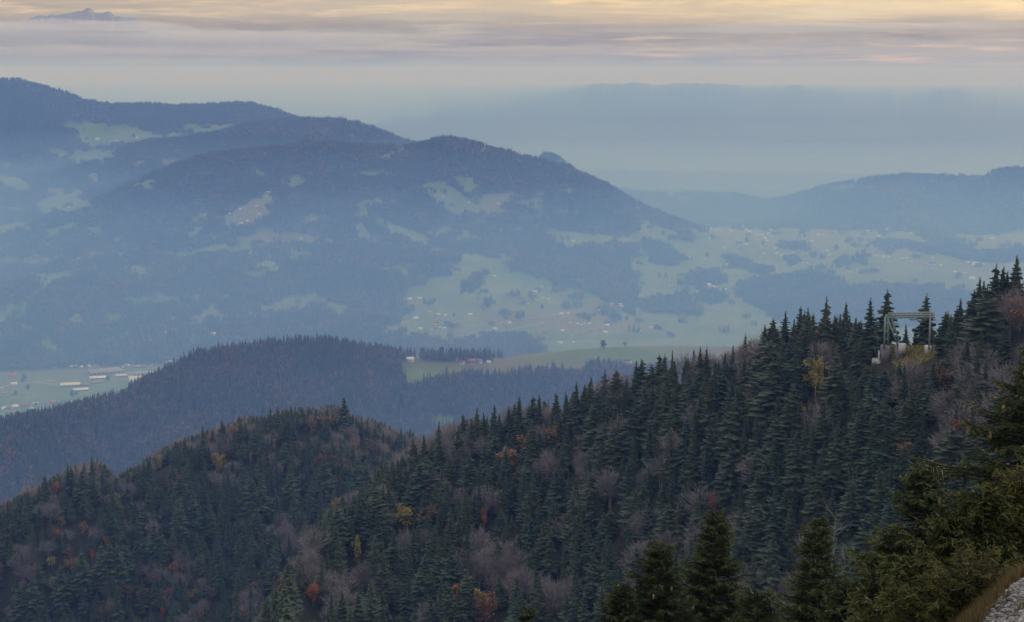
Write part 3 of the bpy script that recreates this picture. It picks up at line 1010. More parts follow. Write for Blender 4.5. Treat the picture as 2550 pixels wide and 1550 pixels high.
def make_lib(name, meshes):
    c = bpy.data.collections.new(name)
    for i, me in enumerate(meshes):
        o = bpy.data.objects.new('%s_%02d' % (name, i), me)
        c.objects.link(o)
    return c


def forest_mass(name, label, lib, x, y, z, idx, scl, rot, sxy=None):
    n = len(x)
    me = bpy.data.meshes.new(name)
    me.vertices.add(n)
    me.vertices.foreach_set('co', np.stack([x, y, z], -1).astype(np.float32).ravel())
    sv_ = np.stack([scl * (sxy if sxy is not None else 1), scl * (sxy if sxy is not None else 1), scl], -1).astype(np.float32)
    a = me.attributes.new('pick', 'INT', 'POINT'); a.data.foreach_set('value', np.asarray(idx, np.int32))
    a = me.attributes.new('size', 'FLOAT_VECTOR', 'POINT'); a.data.foreach_set('vector', sv_.ravel())
    ro = np.zeros((n, 3), np.float32)
    ro[:, 2] = rot
    ro[:, :2] = RNG.normal(0, 0.035, (n, 2))
    a = me.attributes.new('turn', 'FLOAT_VECTOR', 'POINT'); a.data.foreach_set('vector', ro.ravel())
    o = add(name, me)
    ng = bpy.data.node_groups.new(name + '_spread', 'GeometryNodeTree')
    ng.interface.new_socket('Geometry', in_out='INPUT', socket_type='NodeSocketGeometry')
    ng.interface.new_socket('Geometry', in_out='OUTPUT', socket_type='NodeSocketGeometry')
    N, L = ng.nodes, ng.links
    gi, go = N.new('NodeGroupInput'), N.new('NodeGroupOutput')
    ip = N.new('GeometryNodeInstanceOnPoints')
    ci = N.new('GeometryNodeCollectionInfo')
    ci.inputs['Collection'].default_value = lib
    ci.inputs['Separate Children'].default_value = True
    ci.inputs['Reset Children'].default_value = True

    def at_(nm, ty):
        q = N.new('GeometryNodeInputNamedAttribute')
        q.data_type = ty
        q.inputs['Name'].default_value = nm
        return [s for s in q.outputs if s.enabled and s.name == 'Attribute'][0]
    L.new(gi.outputs[0], ip.inputs['Points'])
    L.new(ci.outputs[0], ip.inputs['Instance'])
    ip.inputs['Pick Instance'].default_value = True
    L.new(at_('pick', 'INT'), ip.inputs['Instance Index'])
    L.new(at_('size', 'FLOAT_VECTOR'), ip.inputs['Scale'])
    L.new(at_('turn', 'FLOAT_VECTOR'), ip.inputs['Rotation'])
    L.new(ip.outputs[0], go.inputs[0])
    md = o.modifiers.new('spread', 'NODES')
    md.node_group = ng
    prop(o, label=label, kind='stuff')
    return o


def plant_tree(name, src, loc, H, rotz, label, cat, group=None, wide=1.0):
    e = add(name, None, None, loc, rotz, (H / src[2] * wide, H / src[2] * wide, H / src[2]))
    add('crown', src[0], e)
    add('trunk', src[1], e)
    return prop(e, label, cat, group)


# ---- near forests: two spurs
def clearing(px, py, r):
    """open ground round the steel gantry"""
    return in_poly(px, py, [(2168, 852), (2240, 848), (2345, 850), (2340, 880), (2290, 915), (2250, 925), (2225, 905), (2205, 912), (2168, 915)]) & (r > 400)


# crest trees, each where it stands against the valley (photo x, y of its tip)
crest_tips_A = [(2531, 633, 'tallest spruce on the skyline at the right edge of the crest'), (2498, 663, 'slim spruce tip just beside the tallest crest spruce'),
                (2485, 657, 'broad tall spruce on the crest, second from the right edge'), (2443, 686, 'open-branched spruce with see-through tiers on the rising crest'),
                (2395, 741, 'ragged small spruce below the open-branched one on the crest'), (2362, 773, 'short pointed spruce on the crest right of the gantry clearing'),
                (2311, 730, 'wide spruce standing behind the right leg of the steel gantry'), (2208, 719, 'tall blunt-topped spruce behind the left end of the steel gantry'),
                (2258, 806, 'low spruce seen through the gap under the gantry beam'), (2282, 815, 'lowest spruce seen through the gap under the gantry beam'), (2170, 740, 'tall pointed spruce immediately left of the steel gantry'), (2134, 788, 'low spruce tip between two taller crest spruces left of the gantry'),
                (2108, 751, 'narrow spruce standing alone on the crest, left of the gantry group'), (2058, 737, 'wide lopsided spruce with jutting right-hand boughs on the crest'),
                (2023, 778, 'small rounded spruce tucked against a slim one on the crest'), (2013, 765, 'slim spruce spire on the crest left of the lopsided spruce'),
                (1996, 761, 'pointed spruce, taller of the close pair on the mid crest'), (1976, 792, 'thin spruce top between two crest spruces'),
                (1955, 772, 'spruce with spread lower tiers on the crest above the yellow tree'), (1926, 790, 'dense conical spruce on the crest where it begins to drop'),
                (1905, 805, 'thin ragged spruce leaning out on the left of the conical one'), (1857, 830, 'broad spruce tip on the crest right of the wooded strip'),
                (1826, 858, 'small crest spruce below the broad tip'), (1760, 863, 'crest spruce in front of the distant wooded strip, right one of a pair'),
                (1744, 861, 'crest spruce in front of the distant wooded strip, left one of a pair'), (1727, 868, 'low crest spruce beside the pair'), (1676, 870, 'crest spruce standing clear before the meadow hill'),
                (1658, 881, 'crest spruce pressed against its taller right neighbour before the meadow hill'), (1645, 881, 'small crest spruce before the right end of the meadow hill'),
                (1597, 892, 'crest spruce beside the white farm roof'), (1584, 894, 'twin crest spruce left of the white farm roof'), (1537, 918, 'leaning round-topped crest spruce below the meadow hill'),
                (1507, 920, 'thin pale crest spruce below the meadow hill'), (1491, 953, 'low crest spruce between the thin pale one and the dark pointed one'), (1470, 936, 'dark pointed crest spruce below the dark round meadow tree'),
                (1437, 949, 'crest spruce with a long thin tip'), (1410, 975, 'small dark crest spruce near the middle of the crest'), (1386, 975, 'crest spruce, right one of three even tips'),
                (1342, 982, 'crest spruce with rounded crown near the bright clearing'), (1327, 984, 'slender crest spruce left of the round-crowned one'), (1292, 988, 'tall full crest spruce, highest of the lower crest'),
                (1230, 1006, 'broad dark crest spruce right of the bright clearing'), (1188, 1012, 'dark pointed crest spruce just right of the bright clearing'),
                (1151, 1030, 'irregular crest spruce in front of the bright clearing'), (1094, 1046, 'round-topped crest spruce below the bright clearing'),
                (1056, 1079, 'small spruce where the near crest dips to the gully'), (1030, 1089, 'lowest spruce of the near crest at the gully')]
crest_tips_B = [(1019, 1048, 'pale thin spruce on the lower ridge by the gully'), (999, 1065, 'small spruce beside the thin one on the lower ridge'), (962, 1037, 'dark spruce standing alone on the lower ridge'),
                (914, 1017, 'right spruce of the tall clump on the lower ridge'), (889, 1019, 'left spruce of the tall clump on the lower ridge'), (855, 986, 'single tall spruce at the top of the lower ridge'),
                (810, 990, 'right spruce of the summit pair on the lower ridge'), (799, 997, 'left spruce of the summit pair on the lower ridge'), (721, 995, 'thick dark spruce left of the summit pair on the lower ridge'),
                (690, 1012, 'spruce tip left of the thick dark one on the lower ridge'), (674, 1013, 'second spruce tip left of the thick dark one'), (644, 1019, 'middle spruce of the lower ridge skyline row'),
                (602, 1015, 'dark spruce above the russet strip on the lower ridge'), (554, 1046, 'thin-tipped spruce right of the russet crest trees'), (503, 1057, 'rounded spruce between russet crest trees'),
                (474, 1067, 'pointed spruce left of the russet crest trees'), (439, 1078, 'flat-topped spruce at the left shoulder of the lower ridge'), (378, 1116, 'small spruce over the yellowish beeches on the lower ridge'),
                (285, 1169, 'small spruce right of the left knoll'), (263, 1140, 'right spruce on the left knoll'), (246, 1129, 'highest spruce on the left knoll'), (229, 1133, 'middle spruce on the left knoll'),
                (195, 1135, 'pointed spruce on the left knoll'), (167, 1153, 'spruce at the left end of the knoll'), (141, 1164, 'lone dark spruce left of the knoll'), (112, 1182, 'reddish-based spruce near the left edge'),
                (70, 1197, 'broad spruce near the left edge of the ridge'), (37, 1223, 'last small spruce of the ridge at the left edge')]


def skyline(tag_, px):
    """how high the forest may reach: the skyline of the crest trees"""
    t_ = sorted((x, y) for x, y, _ in (crest_tips_A if tag_ == 0 else crest_tips_B) if x not in (2258, 2282))
    if tag_ == 0:
        t_ = [(0, 2300), (640, 1530), (698, 1422), (750, 1330), (782, 1294), (810, 1254), (842, 1218), (898, 1198), (938, 1146)] + t_
    else:
        t_ = [(-50, 1265)] + t_ + [(1060, 1085), (1200, 1200)]
    return np.interp(px, [q[0] for q in t_], [q[1] for q in t_])


FOREST = []
for a, b, per, tag_, seed in (('g1', 'A', 27, 'A', 41), (ROW['A'], ROW['A'] + 5, 30, 'A', 42), ('g2', 'B', 28, 'B', 43), (ROW['B'], ROW['B'] + 3, 36, 'B', 44),
                              (ROW['s5'], 'g1', 60, 'A', 46)):
    S = scatter(a, b, per, seed=seed)
    keep = ~clearing(S['px'], S['py'], S['r'])
    S = {k: (v[keep] if isinstance(v, np.ndarray) else v) for k, v in S.items()}
    g = S['g']
    n = len(S['x'])
    # groves: bare beech in strips down the slope, autumn colour in patches
    cl1 = fbm((S['x'] + 0.55 * (S['y'] - 700)) / 17, S['y'] / 60, 91, 3)
    cl2 = fbm(S['x'] / 45, S['y'] / 60, 92, 3)
    u = g.random(n)
    kind = np.zeros(n, int)
    if tag_ == 'A':
        pb = np.clip(0.23 + 1.15 * cl1, 0.02, 0.8) * np.clip(1.15 - 0.45 * (S['px'] > 2100), 0, 1)
        pr = np.clip(0.015 + 0.12 * cl2, 0.0, 0.08)
        py_ = 0.004
    else:
        pb = np.clip(0.13 + 0.8 * cl1, 0.03, 0.55)
        pr = np.clip(0.025 + 0.28 * cl2, 0.008, 0.14)
        py_ = 0.012
    kind[u < pb] = 1
    kind[(u >= pb) & (u < pb + pr)] = 2
    kind[(u >= pb + pr) & (u < pb + pr + py_)] = 3
    if tag_ == 'A':
        sl_ = (kind == 2) & (g.random(n) < 0.25)
        kind[sl_] = 4
    S['kind'] = kind
    S['H'] = np.where(kind == 0, 8.5 + 17 * g.random(n) ** 1.3 * (1 + 0.3 * fbm(S['x'] / 30, S['y'] / 30, 95)), g.uniform(9, 16, n))
    S['rot'] = g.random(n) * 6.283
    S['pick'] = g.integers(0, 12, n)
    S['tag'] = np.full(n, 0 if tag_ == 'A' else 1)
    FOREST.append(S)
for S in FOREST:      # no tree of the mass overtops the skyline or hides the gantry clearing
    env = skyline(int(S['tag'][0]), S['px']) + np.where(S['tag'] == 0, 10, 14) + np.where(S['tag'] == 0, 55, 40) * S['g'].random(len(S['x'])) ** 1.5
    env = np.where((S['px'] > 2160) & (S['px'] < 2350) & (S['tag'] == 0), np.maximum(env, 893 + 12 * S['g'].random(len(S['x']))), env)
    room = (S['py'] - env) * S['r'] / FPX
    S['H'] = np.minimum(S['H'], room)
    k_ = (S['H'] > 3.5) & ~((S['H'] < 8) & (S['kind'] > 0) & (S['H'] >= room - 0.01))
    for q in list(S):
        if isinstance(S[q], np.ndarray):
            S[q] = S[q][k_]
keys = ('x', 'y', 'z', 'r', 'px', 'py', 'kind', 'H', 'rot', 'pick', 'tag')
FO = {k: np.concatenate([S[k] for S in FOREST]) for k in keys}

shapes = {2531: 0, 2485: 2, 2443: 3, 2395: 3, 2311: 2, 2208: 2, 2170: 0, 2058: 4, 1955: 3, 1905: 3, 2013: 5, 2498: 5}
IND_SPRUCE = 0
for lst, st_, grp in ((crest_tips_A, 'A', 'spruces along the near crest'), (crest_tips_B, 'B', 'spruces along the lower ridge')):
    for px_, py_, lab in lst:
        th, t = sight(px_, py_)
        i, f = colf(float(th))
        rc = SR[st_][i] * (1 - f) + SR[st_][i + 1] * f
        rb = rc * random.uniform(0.975, 1.0)
        if 2200 < px_ < 2330 and st_ == 'A':
            rb = rc * 1.02
        gp = ground(px_, rb, py_)
        top = CZ + float(t) * rb
        H = top - gp.z
        if H > 31 and not (2200 < px_ < 2330):
            rb = rc * 0.93
            gp = ground(px_, rb, py_)
            H = CZ + float(t) * rb - gp.z
        H = min(max(H, 9.0), 36.0)
        src = SPR[shapes.get(px_, random.choice([0, 1, 2, 2, 4, 5, 6, 7]))]
        if H > 30:
            src = SPR[2]
        plant_tree('spruce', src, gp, H, random.random() * 6.28, lab, 'spruce', grp, random.uniform(1.25, 1.9) if H < 15 else random.uniform(1.05, 1.5))
        IND_SPRUCE += 1

# trees of their own colour that can be pointed out on the slopes (photo x, y of the crown top, kind, height)
singled = [(1008, 1245, YELL, 1, 15, 'round yellow-green tree among dark spruces, middle of the near slope', 1.15),
           (888, 1338, YELL, 2, 14, 'narrow pale yellow tree on the near slope, lower left of the round yellow-green one', 0.8),
           (780, 1470, ORNG, 1, 12, 'bright orange-red tree low on the near slope', 1.0), (2030, 905, YELL, 0, 17, 'golden yellow tree under the crest, left of the gantry', 1.0),
           (1205, 1255, ORNG, 2, 13, 'slim rusty orange tree in the middle of the near slope', 0.6), (1778, 1225, ORNG, 2, 13, 'small orange tree above the tip of a foreground spruce', 0.7),
           (1210, 1475, RUSTS, 1, 16, 'pinkish brown half-bare tree at the foot of the near slope', 1.2),
           (945, 1085, ORNG, 0, 12, 'orange tree in the gully mouth between the two ridges', 1.0), (775, 1030, RUSTS, 1, 15, 'broad russet tree under the top of the lower ridge', 1.2),
           (815, 1175, RUSTS, 0, 13, 'russet tree halfway down the lower ridge', 0.9), (140, 1190, ORNG, 1, 13, 'orange tree on the left knoll of the lower ridge', 1.0),
           (520, 1075, RUSTS, 2, 13, 'russet tree between two crest spruces on the lower ridge', 1.0), (400, 1130, YELL, 2, 12, 'dull yellow beech on the shoulder of the lower ridge', 1.0),
           (545, 1140, YELL, 0, 12, 'yellowish tree below the russet crest trees', 0.8), (625, 1115, RUSTS, 2, 14, 'upright russet tree below the lower ridge skyline', 0.7),
           (155, 1280, RUSTS, 0, 12, 'round russet tree on the left flank of the lower ridge', 1.0), (210, 1295, RUSTS, 1, 12, 'leaning brown tree right of the round russet one', 1.0),
           (265, 1330, RUSTS, 2, 12, 'brown tree in the russet strip of the left flank', 1.0), (230, 1365, ORNG, 2, 10, 'small orange tree in the russet strip of the left flank', 1.0),
           (130, 1380, YELL, 1, 11, 'olive yellow tree low on the left flank', 1.0), (405, 1510, ORNG, 0, 9, 'orange tree low in the gully forest, bottom left', 0.8),
           (15, 1240, ORNG, 0, 11, 'orange tree at the left edge of the ridge', 1.0)]
open_view = np.ones(len(FO['x']), bool)
for px_, py_, lst, v, H, lab, wide in singled:
    p = hit(px_, py_ + H * FPX / (680 if px_ > 840 else 1080) * 0.97, 330, 1300)
    if p is None:
        continue
    plant_tree('autumn_tree', lst[v % len(lst)], p, H, random.random() * 6.28, lab, 'tree', 'coloured autumn trees', wide)
    r_ = math.hypot(p.x, p.y)
    hp = H * FPX / r_
    top = FO['py'] - FO['H'] * FPX / FO['r']
    open_view &= ~((np.abs(FO['px'] - px_) < 0.30 * hp * wide + 14) & (FO['r'] < r_ + 3) & (FO['r'] > r_ - 80) & (top < py_ + 0.62 * hp))
FO = {k: v_[open_view] for k, v_ in FO.items()}

# the 300 of each kind that show largest stand as trees of their own, the rest is the forest mass
vis = (FO['px'] > -20) & (FO['px'] < 2570) & (FO['py'] - FO['H'] * 3924 / FO['r'] * 0.75 < 1550) & (FO['r'] > 330)
vis &= ~((FO['px'] > 1480) & (FO['py'] - FO['H'] * 3924 / FO['r'] * 0.6 > 1390 - 0.42 * (FO['px'] - 1480)))
size = FO['H'] / FO['r'] * vis
own = np.zeros(len(FO['x']), bool)
WHERE = [(0, 2240, 960, 'below the steel gantry'), (0, 2030, 960, 'round the golden yellow tree under the crest'), (0, 2450, 900, 'under the tallest skyline spruces'),
         (0, 1780, 1120, 'above the pointed foreground spruce'), (0, 2050, 1150, 'above the pale-tipped foreground spruce'), (0, 1600, 1080, 'under the crest below the meadow hill'),
         (0, 1420, 1250, 'on the open middle of the near slope'), (0, 1205, 1280, 'round the slim rusty orange tree'), (0, 1008, 1270, 'round the yellow-green tree of the near slope'),
         (0, 888, 1370, 'beside the narrow pale yellow tree'), (0, 780, 1480, 'round the bright orange-red tree'), (0, 1210, 1490, 'near the pinkish half-bare tree at the slope foot'),
         (0, 1120, 1150, 'under the near crest by the bright clearing'), (0, 1480, 1470, 'left of the cone-bearing foreground spruces'), (0, 2280, 1120, 'behind the bushy foreground spruce'),
         (1, 140, 1230, 'on the left knoll of the lower ridge'), (1, 220, 1400, 'in the russet strip of the left flank'), (1, 480, 1200, 'under the left shoulder of the lower ridge'),
         (1, 780, 1130, 'under the top of the lower ridge'), (1, 640, 1340, 'on the gully side of the lower ridge'), (1, 400, 1490, 'low in the gully forest by the orange tree')]
LOOK = {0: 'dark spruce', 1: 'bare grey-brown beech', 2: 'russet half-leafed beech', 3: 'dull yellow tree', 4: 'small orange tree'}


def zone_label(kd, tg, x, y):
    w = min((q for q in WHERE if q[0] == tg), key=lambda q: (q[1] - x) ** 2 + (q[2] - y) ** 2)
    return LOOK[kd] + ' in the forest ' + w[3]


NAMES = {0: 'spruce', 1: 'beech', 2: 'russet_beech', 3: 'yellow_tree', 4: 'orange_tree'}
CATS = {0: 'spruce', 1: 'beech', 2: 'beech', 3: 'tree', 4: 'tree'}
LIBK = {0: SPR, 1: BARE, 2: RUSTS, 3: YELL, 4: ORNG}
for kd, cap in ((0, 300 - IND_SPRUCE), (1, 300), (2, 120), (3, 40), (4, 40)):
    c = np.where((FO['kind'] == kd) & vis)[0]
    c = c[np.argsort(-size[c])][:cap]
    own[c] = True
    for j in c:
        src = LIBK[kd][int(FO['pick'][j]) % len(LIBK[kd])]
        tg = int(FO['tag'][j])
        lb = zone_label(kd, tg, FO['px'][j], FO['py'][j] - 60)
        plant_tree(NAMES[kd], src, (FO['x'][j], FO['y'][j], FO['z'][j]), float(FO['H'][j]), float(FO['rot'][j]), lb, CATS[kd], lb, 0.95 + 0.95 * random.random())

order = [SPR, BARE, RUSTS, YELL, ORNG]
lib_meshes, start = [], {}
for k, L_ in enumerate(order):
    start[k] = len(lib_meshes)
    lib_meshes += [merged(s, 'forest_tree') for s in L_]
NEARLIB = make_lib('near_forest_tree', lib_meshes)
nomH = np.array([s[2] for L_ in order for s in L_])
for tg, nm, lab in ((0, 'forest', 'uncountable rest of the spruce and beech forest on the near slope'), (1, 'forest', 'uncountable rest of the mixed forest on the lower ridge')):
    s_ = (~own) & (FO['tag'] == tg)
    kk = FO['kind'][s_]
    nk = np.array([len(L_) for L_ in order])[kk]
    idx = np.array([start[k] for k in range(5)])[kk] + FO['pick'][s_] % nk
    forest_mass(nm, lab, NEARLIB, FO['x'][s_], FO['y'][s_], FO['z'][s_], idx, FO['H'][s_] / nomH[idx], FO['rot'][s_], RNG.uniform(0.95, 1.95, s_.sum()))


# ---- farther woods: simpler trees
def cone_tree(seed, H=22.0, rad=3.2):
    g = np.random.default_rng(seed)
    V, F, T = [], [], []
    for q, (z0, z1, r_) in enumerate(((0.08, 0.5, 1.0), (0.3, 0.72, 0.8), (0.52, 0.9, 0.52), (0.72, 1.0, 0.3))):
        n = 7
        k0 = len(V)
        for k in range(n):
            a = 6.283 * (k + 0.4 * g.random()) / n
            w = rad * r_ * (0.7 + 0.6 * g.random())
            V.append((w * math.cos(a), w * math.sin(a), H * (z0 + 0.06 * g.random())))
            T.append(0.3 + 0.7 * g.random())
        V.append((g.normal(0, .15), g.normal(0, .15), H * z1))
        T.append(0.2)
        F += [(k0 + k, k0 + (k + 1) % n, k0 + n) for k in range(n)]
    return np.array(V), np.array(F), np.array(T)


def blob_tree(seed, H=17.0, spread=4.6, n=70, size=1.25):
    v, f, t = leafy_crown(seed, H, spread, n, size, 0.12)
    return v, f, t


TWIG_FAR = leaf_mat('far_bare_crowns', (0.12, 0.095, 0.088), (0.21, 0.165, 0.145), (0.16, 0.135, 0.10), 0.6)
RUST_FAR = leaf_mat('far_russet_crowns', (0.16, 0.085, 0.05), (0.30, 0.175, 0.09), (0.23, 0.17, 0.10), 0.8)
mid_meshes = []
for s in range(4):
    v, f, t = cone_tree(500 + s, 22, 3.4 if s < 2 else 2.8)
    mid_meshes.append(np_mesh('conifer_far', v, f, NEEDLE_FAR, False, {'tint': t}))
for mt in (TWIG_FAR, RUST_FAR):
    for s in range(2):
        v, f, t = blob_tree(520 + s, 17, 4.6 + s)
        mid_meshes.append(np_mesh('broadleaf_far', v, f, mt, False, {'tint': t}))
MIDLIB = make_lib('mid_forest_tree', mid_meshes)


def far_forest(name, label, segs, per, lib, nper, seed, hs, pd, pr, pscale, edge=0.0):
    out = []
    for q, (a, b, amin, amax) in enumerate(segs):
        S = scatter(a, b, per, amin, amax, seed + q)
        jg = np.random.default_rng(seed + 7)
        nj = len(S['px'])
        far_ = np.exp(jg.normal(0, 0.8, nj)) * np.where(S['r'] > 4000, np.where(S['px'] < 1000, 0.55, 0.85), 0.35)
        m = ~meadow_at(S['px'] + jg.normal(0, 4.5, nj) * far_, S['py'] + jg.normal(0, 2.2, nj) * far_, S['r'], S['row'])
        m &= ~(in_poly(S['px'], S['py'], hill_meadows[0]) & (jg.random(nj) < 0.9) & (S['r'] < 3300) & (S['py'] < 925))
        out.append({k: S[k][m] for k in ('x', 'y', 'z', 'px', 'py', 'r')})
    S = {k: np.concatenate([o[k] for o in out]) for k in out[0]}
    g = np.random.default_rng(seed + 99)
    n = len(S['x'])
    c1, c2 = fbm(S['x'] / pscale, S['y'] / pscale, seed, 4), fbm(S['x'] / pscale * 1.4 + 9, S['y'] / pscale * 1.4, seed + 3, 4)
    u = g.random(n)
    pb = np.clip(pd + 0.9 * c1, 0.03, 0.8)
    pu = np.clip(pr + 0.7 * c2, 0.01, 0.6) * (1 - pb)
    kind = np.where(u < pb, 1, np.where(u < pb + pu, 2, 0))
    idx = np.where(kind == 0, g.integers(0, nper[0], n), np.where(kind == 1, nper[0] + g.integers(0, nper[1], n), nper[0] + nper[1] + g.integers(0, nper[2], n)))
    print(name, n)
    forest_mass(name, label, lib, S['x'], S['y'], S['z'], idx, g.uniform(*hs, n), g.random(n) * 6.28)


far_forest('forest', 'hazy mixed autumn wood covering the middle hill', [(ROW['v1'] - 3, ROW['C'] + 8, -19.5, 19.5)], 46, MIDLIB, (4, 2, 2), 600, (0.75, 1.2), 0.22, 0.20, 130)

# the mountains: small stands of trees
stand_meshes = []
def stand(seed, kind, mt, n=6, area=13.0):
    g = np.random.default_rng(seed)
    Vs, Fs, Ts, off = [], [], [], 0
    for k in range(n):
        if kind == 'c':
            v, f, t = cone_tree(seed * 7 + k, 21 * g.uniform(0.7, 1.15), 3.6)
        else:
            v, f, t = blob_tree(seed * 7 + k, 16 * g.uniform(0.8, 1.2), 5.2, 26, 2.3)
        v = v + np.array((g.uniform(-area, area), g.uniform(-area, area), -1.5))
        Vs.append(v); Fs.append(f + off); Ts.append(t * g.uniform(0.5, 1)); off += len(v)
    return np_mesh('stand', np.concatenate(Vs), np.concatenate(Fs), mt, False, {'tint': np.concatenate(Ts)})
for s in range(4):
    stand_meshes.append(stand(700 + s, 'c', NEEDLE_FAR, 8))
for mt in (TWIG_FAR, RUST_FAR):
    for s in range(2):
        stand_meshes.append(stand(720 + s, 'b', mt, 7))
STANDLIB = make_lib('stand', stand_meshes)
far_forest('forest', 'blue hazy woods mantling the broad mountain', [('bc', 'bd', -19.5, 19.5)], 420, STANDLIB, (4, 2, 2), 740, (0.8, 1.25), 0.25, 0.17, 260)
far_forest('forest', 'blue hazy woods on the ridges behind the broad mountain', [('bd', ROW['F'] + 2, -19.5, 19.5)], 620, STANDLIB, (4, 2, 2), 760, (0.9, 1.5), 0.12, 0.06, 400)
# ------------------------------------------------------------------ buildings
PLASTER = simple('white_plaster', (0.72, 0.70, 0.66), 0.8, 0.15)
TIMBER = simple('dark_timber', (0.14, 0.09, 0.06), 0.85, 0.3)
CREAM = simple('cream_plaster', (0.62, 0.55, 0.42), 0.8, 0.15)
PINKW = simple('pink_plaster', (0.52, 0.40, 0.36), 0.8, 0.15)
R_RED = simple('red_tiles', (0.26, 0.11, 0.08), 0.85, 0.3)
R_ORG = simple('orange_tiles', (0.44, 0.20, 0.12), 0.85, 0.3)
R_PNK = simple('faded_tiles', (0.36, 0.22, 0.18), 0.85, 0.3)
R_BRN = simple('brown_tiles', (0.16, 0.10, 0.08), 0.85, 0.3)
R_GRY = simple('grey_roofing', (0.30, 0.30, 0.31), 0.7, 0.2)
R_WHT = simple('pale_metal_roofing', (0.80, 0.80, 0.80), 0.5, 0.1)
GLASS = simple('window_glass', (0.03, 0.035, 0.045), 0.2, 0.2)
SPIRE = simple('copper_spire', (0.30, 0.33, 0.26), 0.6, 0.25)


def box_np(x0, y0, z0, x1, y1, z1):
    V = np.array([(x0, y0, z0), (x1, y0, z0), (x1, y1, z0), (x0, y1, z0), (x0, y0, z1), (x1, y0, z1), (x1, y1, z1), (x0, y1, z1)], float)
    F = np.array([(0, 3, 2, 1), (4, 5, 6, 7), (0, 1, 5, 4), (1, 2, 6, 5), (2, 3, 7, 6), (3, 0, 4, 7)])
    return V, F


def house_parts(hall=False):
    """unit house, 1 wide along x (ridge direction), 0.72 deep: walls with gables, roof with eaves"""
    d, hw, rg = (0.36, 0.34, 0.24) if not hall else (0.32, 0.17, 0.05)
    W = np.array([(-.5, -d, -.25), (.5, -d, -.25), (.5, d, -.25), (-.5, d, -.25), (-.5, -d, hw), (.5, -d, hw), (.5, d, hw), (-.5, d, hw), (-.5, 0, hw + rg), (.5, 0, hw + rg)])
    Wq = np.array([(0, 1, 5, 4), (2, 3, 7, 6), (1, 2, 6, 5), (3, 0, 4, 7)])
    Wt = np.array([(5, 6, 9), (7, 4, 8)])
    e, t = 0.07, 0.035
    s = rg / d
    pr = [(-d - e, hw - e * s), (0, hw + rg), (d + e, hw - e * s), (d + e, hw - e * s + t), (0, hw + rg + t), (-d - e, hw - e * s + t)]
    V = np.array([(-.5 - e, a, b) for a, b in pr] + [(.5 + e, a, b) for a, b in pr])
    Fq = [(i, (i + 1) % 6, (i + 1) % 6 + 6, i + 6) for i in range(6)] + [(0, 5, 4, 1), (1, 4, 3, 2), (6, 7, 10, 11), (7, 8, 9, 10)]
    return (W, [Wq, Wt]), (V + np.array((0, 0, 0.003)), np.array(Fq))


HCACHE = {}


def house_meshes(wm, rm, hall):
    k = (wm.name, rm.name, hall)
    if k not in HCACHE:
        (W, Wf), (Rv, Rf) = house_parts(hall)
        wall = np_mesh('wall', W, Wf, wm)
        roof = np_mesh('roof', Rv, Rf, rm)
        one = np_mesh('house', np.concatenate([W, Rv]), [np.concatenate([Wf[0], Rf + len(W)]), Wf[1]], [wm, rm], False, None,
                      [0] * len(Wf[0]) + [1] * len(Rf) + [0] * len(Wf[1]))
        wins = []
        d, hw = (0.36, 0.34) if not hall else (0.32, 0.17)
        n = 4 if not hall else 7
        for i in range(n):
            x = -0.5 + (i + 0.5) / n
            w = 0.045 if not hall else 0.05
            wins.append(box_np(x - w, -d - 0.006, hw * 0.35, x + w, -d + 0.01, hw * 0.75))
        HCACHE[k] = (wall, roof, one, [np_mesh('window', v, f, GLASS) for v, f in wins])
    return HCACHE[k]


COLR = {'w': (PLASTER, R_WHT, 'white'), 'g': (PLASTER, R_GRY, 'grey-roofed'), 'b': (PLASTER, R_BRN, 'brown-roofed'), 'r': (PLASTER, R_RED, 'red-roofed'),
        'o': (CREAM, R_ORG, 'orange-roofed'), 'p': (PINKW, R_PNK, 'pinkish'), 'c': (CREAM, R_WHT, 'cream'), 't': (TIMBER, R_GRY, 'dark timber')}


def house(px_, py_, w_px, col, label, group, hall=False, rot=None, r0=2000, r1=12000, parts=None, hgt=1.0, cat='house', name='house'):
    p = hit(px_, py_, r0, r1)
    if p is None:
        return None
    r = math.hypot(p.x, p.y)
    w = max(w_px * (0.85 if r < 5000 else 0.74) * r / FPX, 6.0)
    w = min(w, 120)
    wm, rm, _ = COLR[col]
    wall, roof, one, wins = house_meshes(wm, rm, hall)
    th = math.atan2(p.x, p.y)
    rz = -th + (rot if rot is not None else random.uniform(-0.5, 0.5))
    sz = (w, w if w < 20 or hall else w * 0.8, (w if w < 16 else 16 + (w - 16) * 0.35) * hgt * random.uniform(0.95, 1.15))
    if parts is None:
        parts = w_px > 13
    if parts:
        o = add(name, None, None, p, rz, sz)
        wo_ = add('wall', wall, o)
        add('roof', roof, o)
        if w_px > 18:
            for wi in wins:
                add('window', wi, wo_)
    else:
        o = add(name, one, None, p, rz, sz)
    return prop(o, label, cat, group)


def cluster(z, items, label, group, **kw):
    ox, oy, s = z
    for it in items:
        x, y, w = it[0], it[1], it[2]
        col = it[3] if len(it) > 3 else random.choice('wwwggbc')
        lab = it[4] if len(it) > 4 else None
        nm = COLR[col][2]
        w_px = w / s
        if w_px > 13 and not lab:
            pass
        house(ox + x / s, oy + y / s + 1.0, w_px, col, lab or label % nm, group + ', ' + nm, **kw)


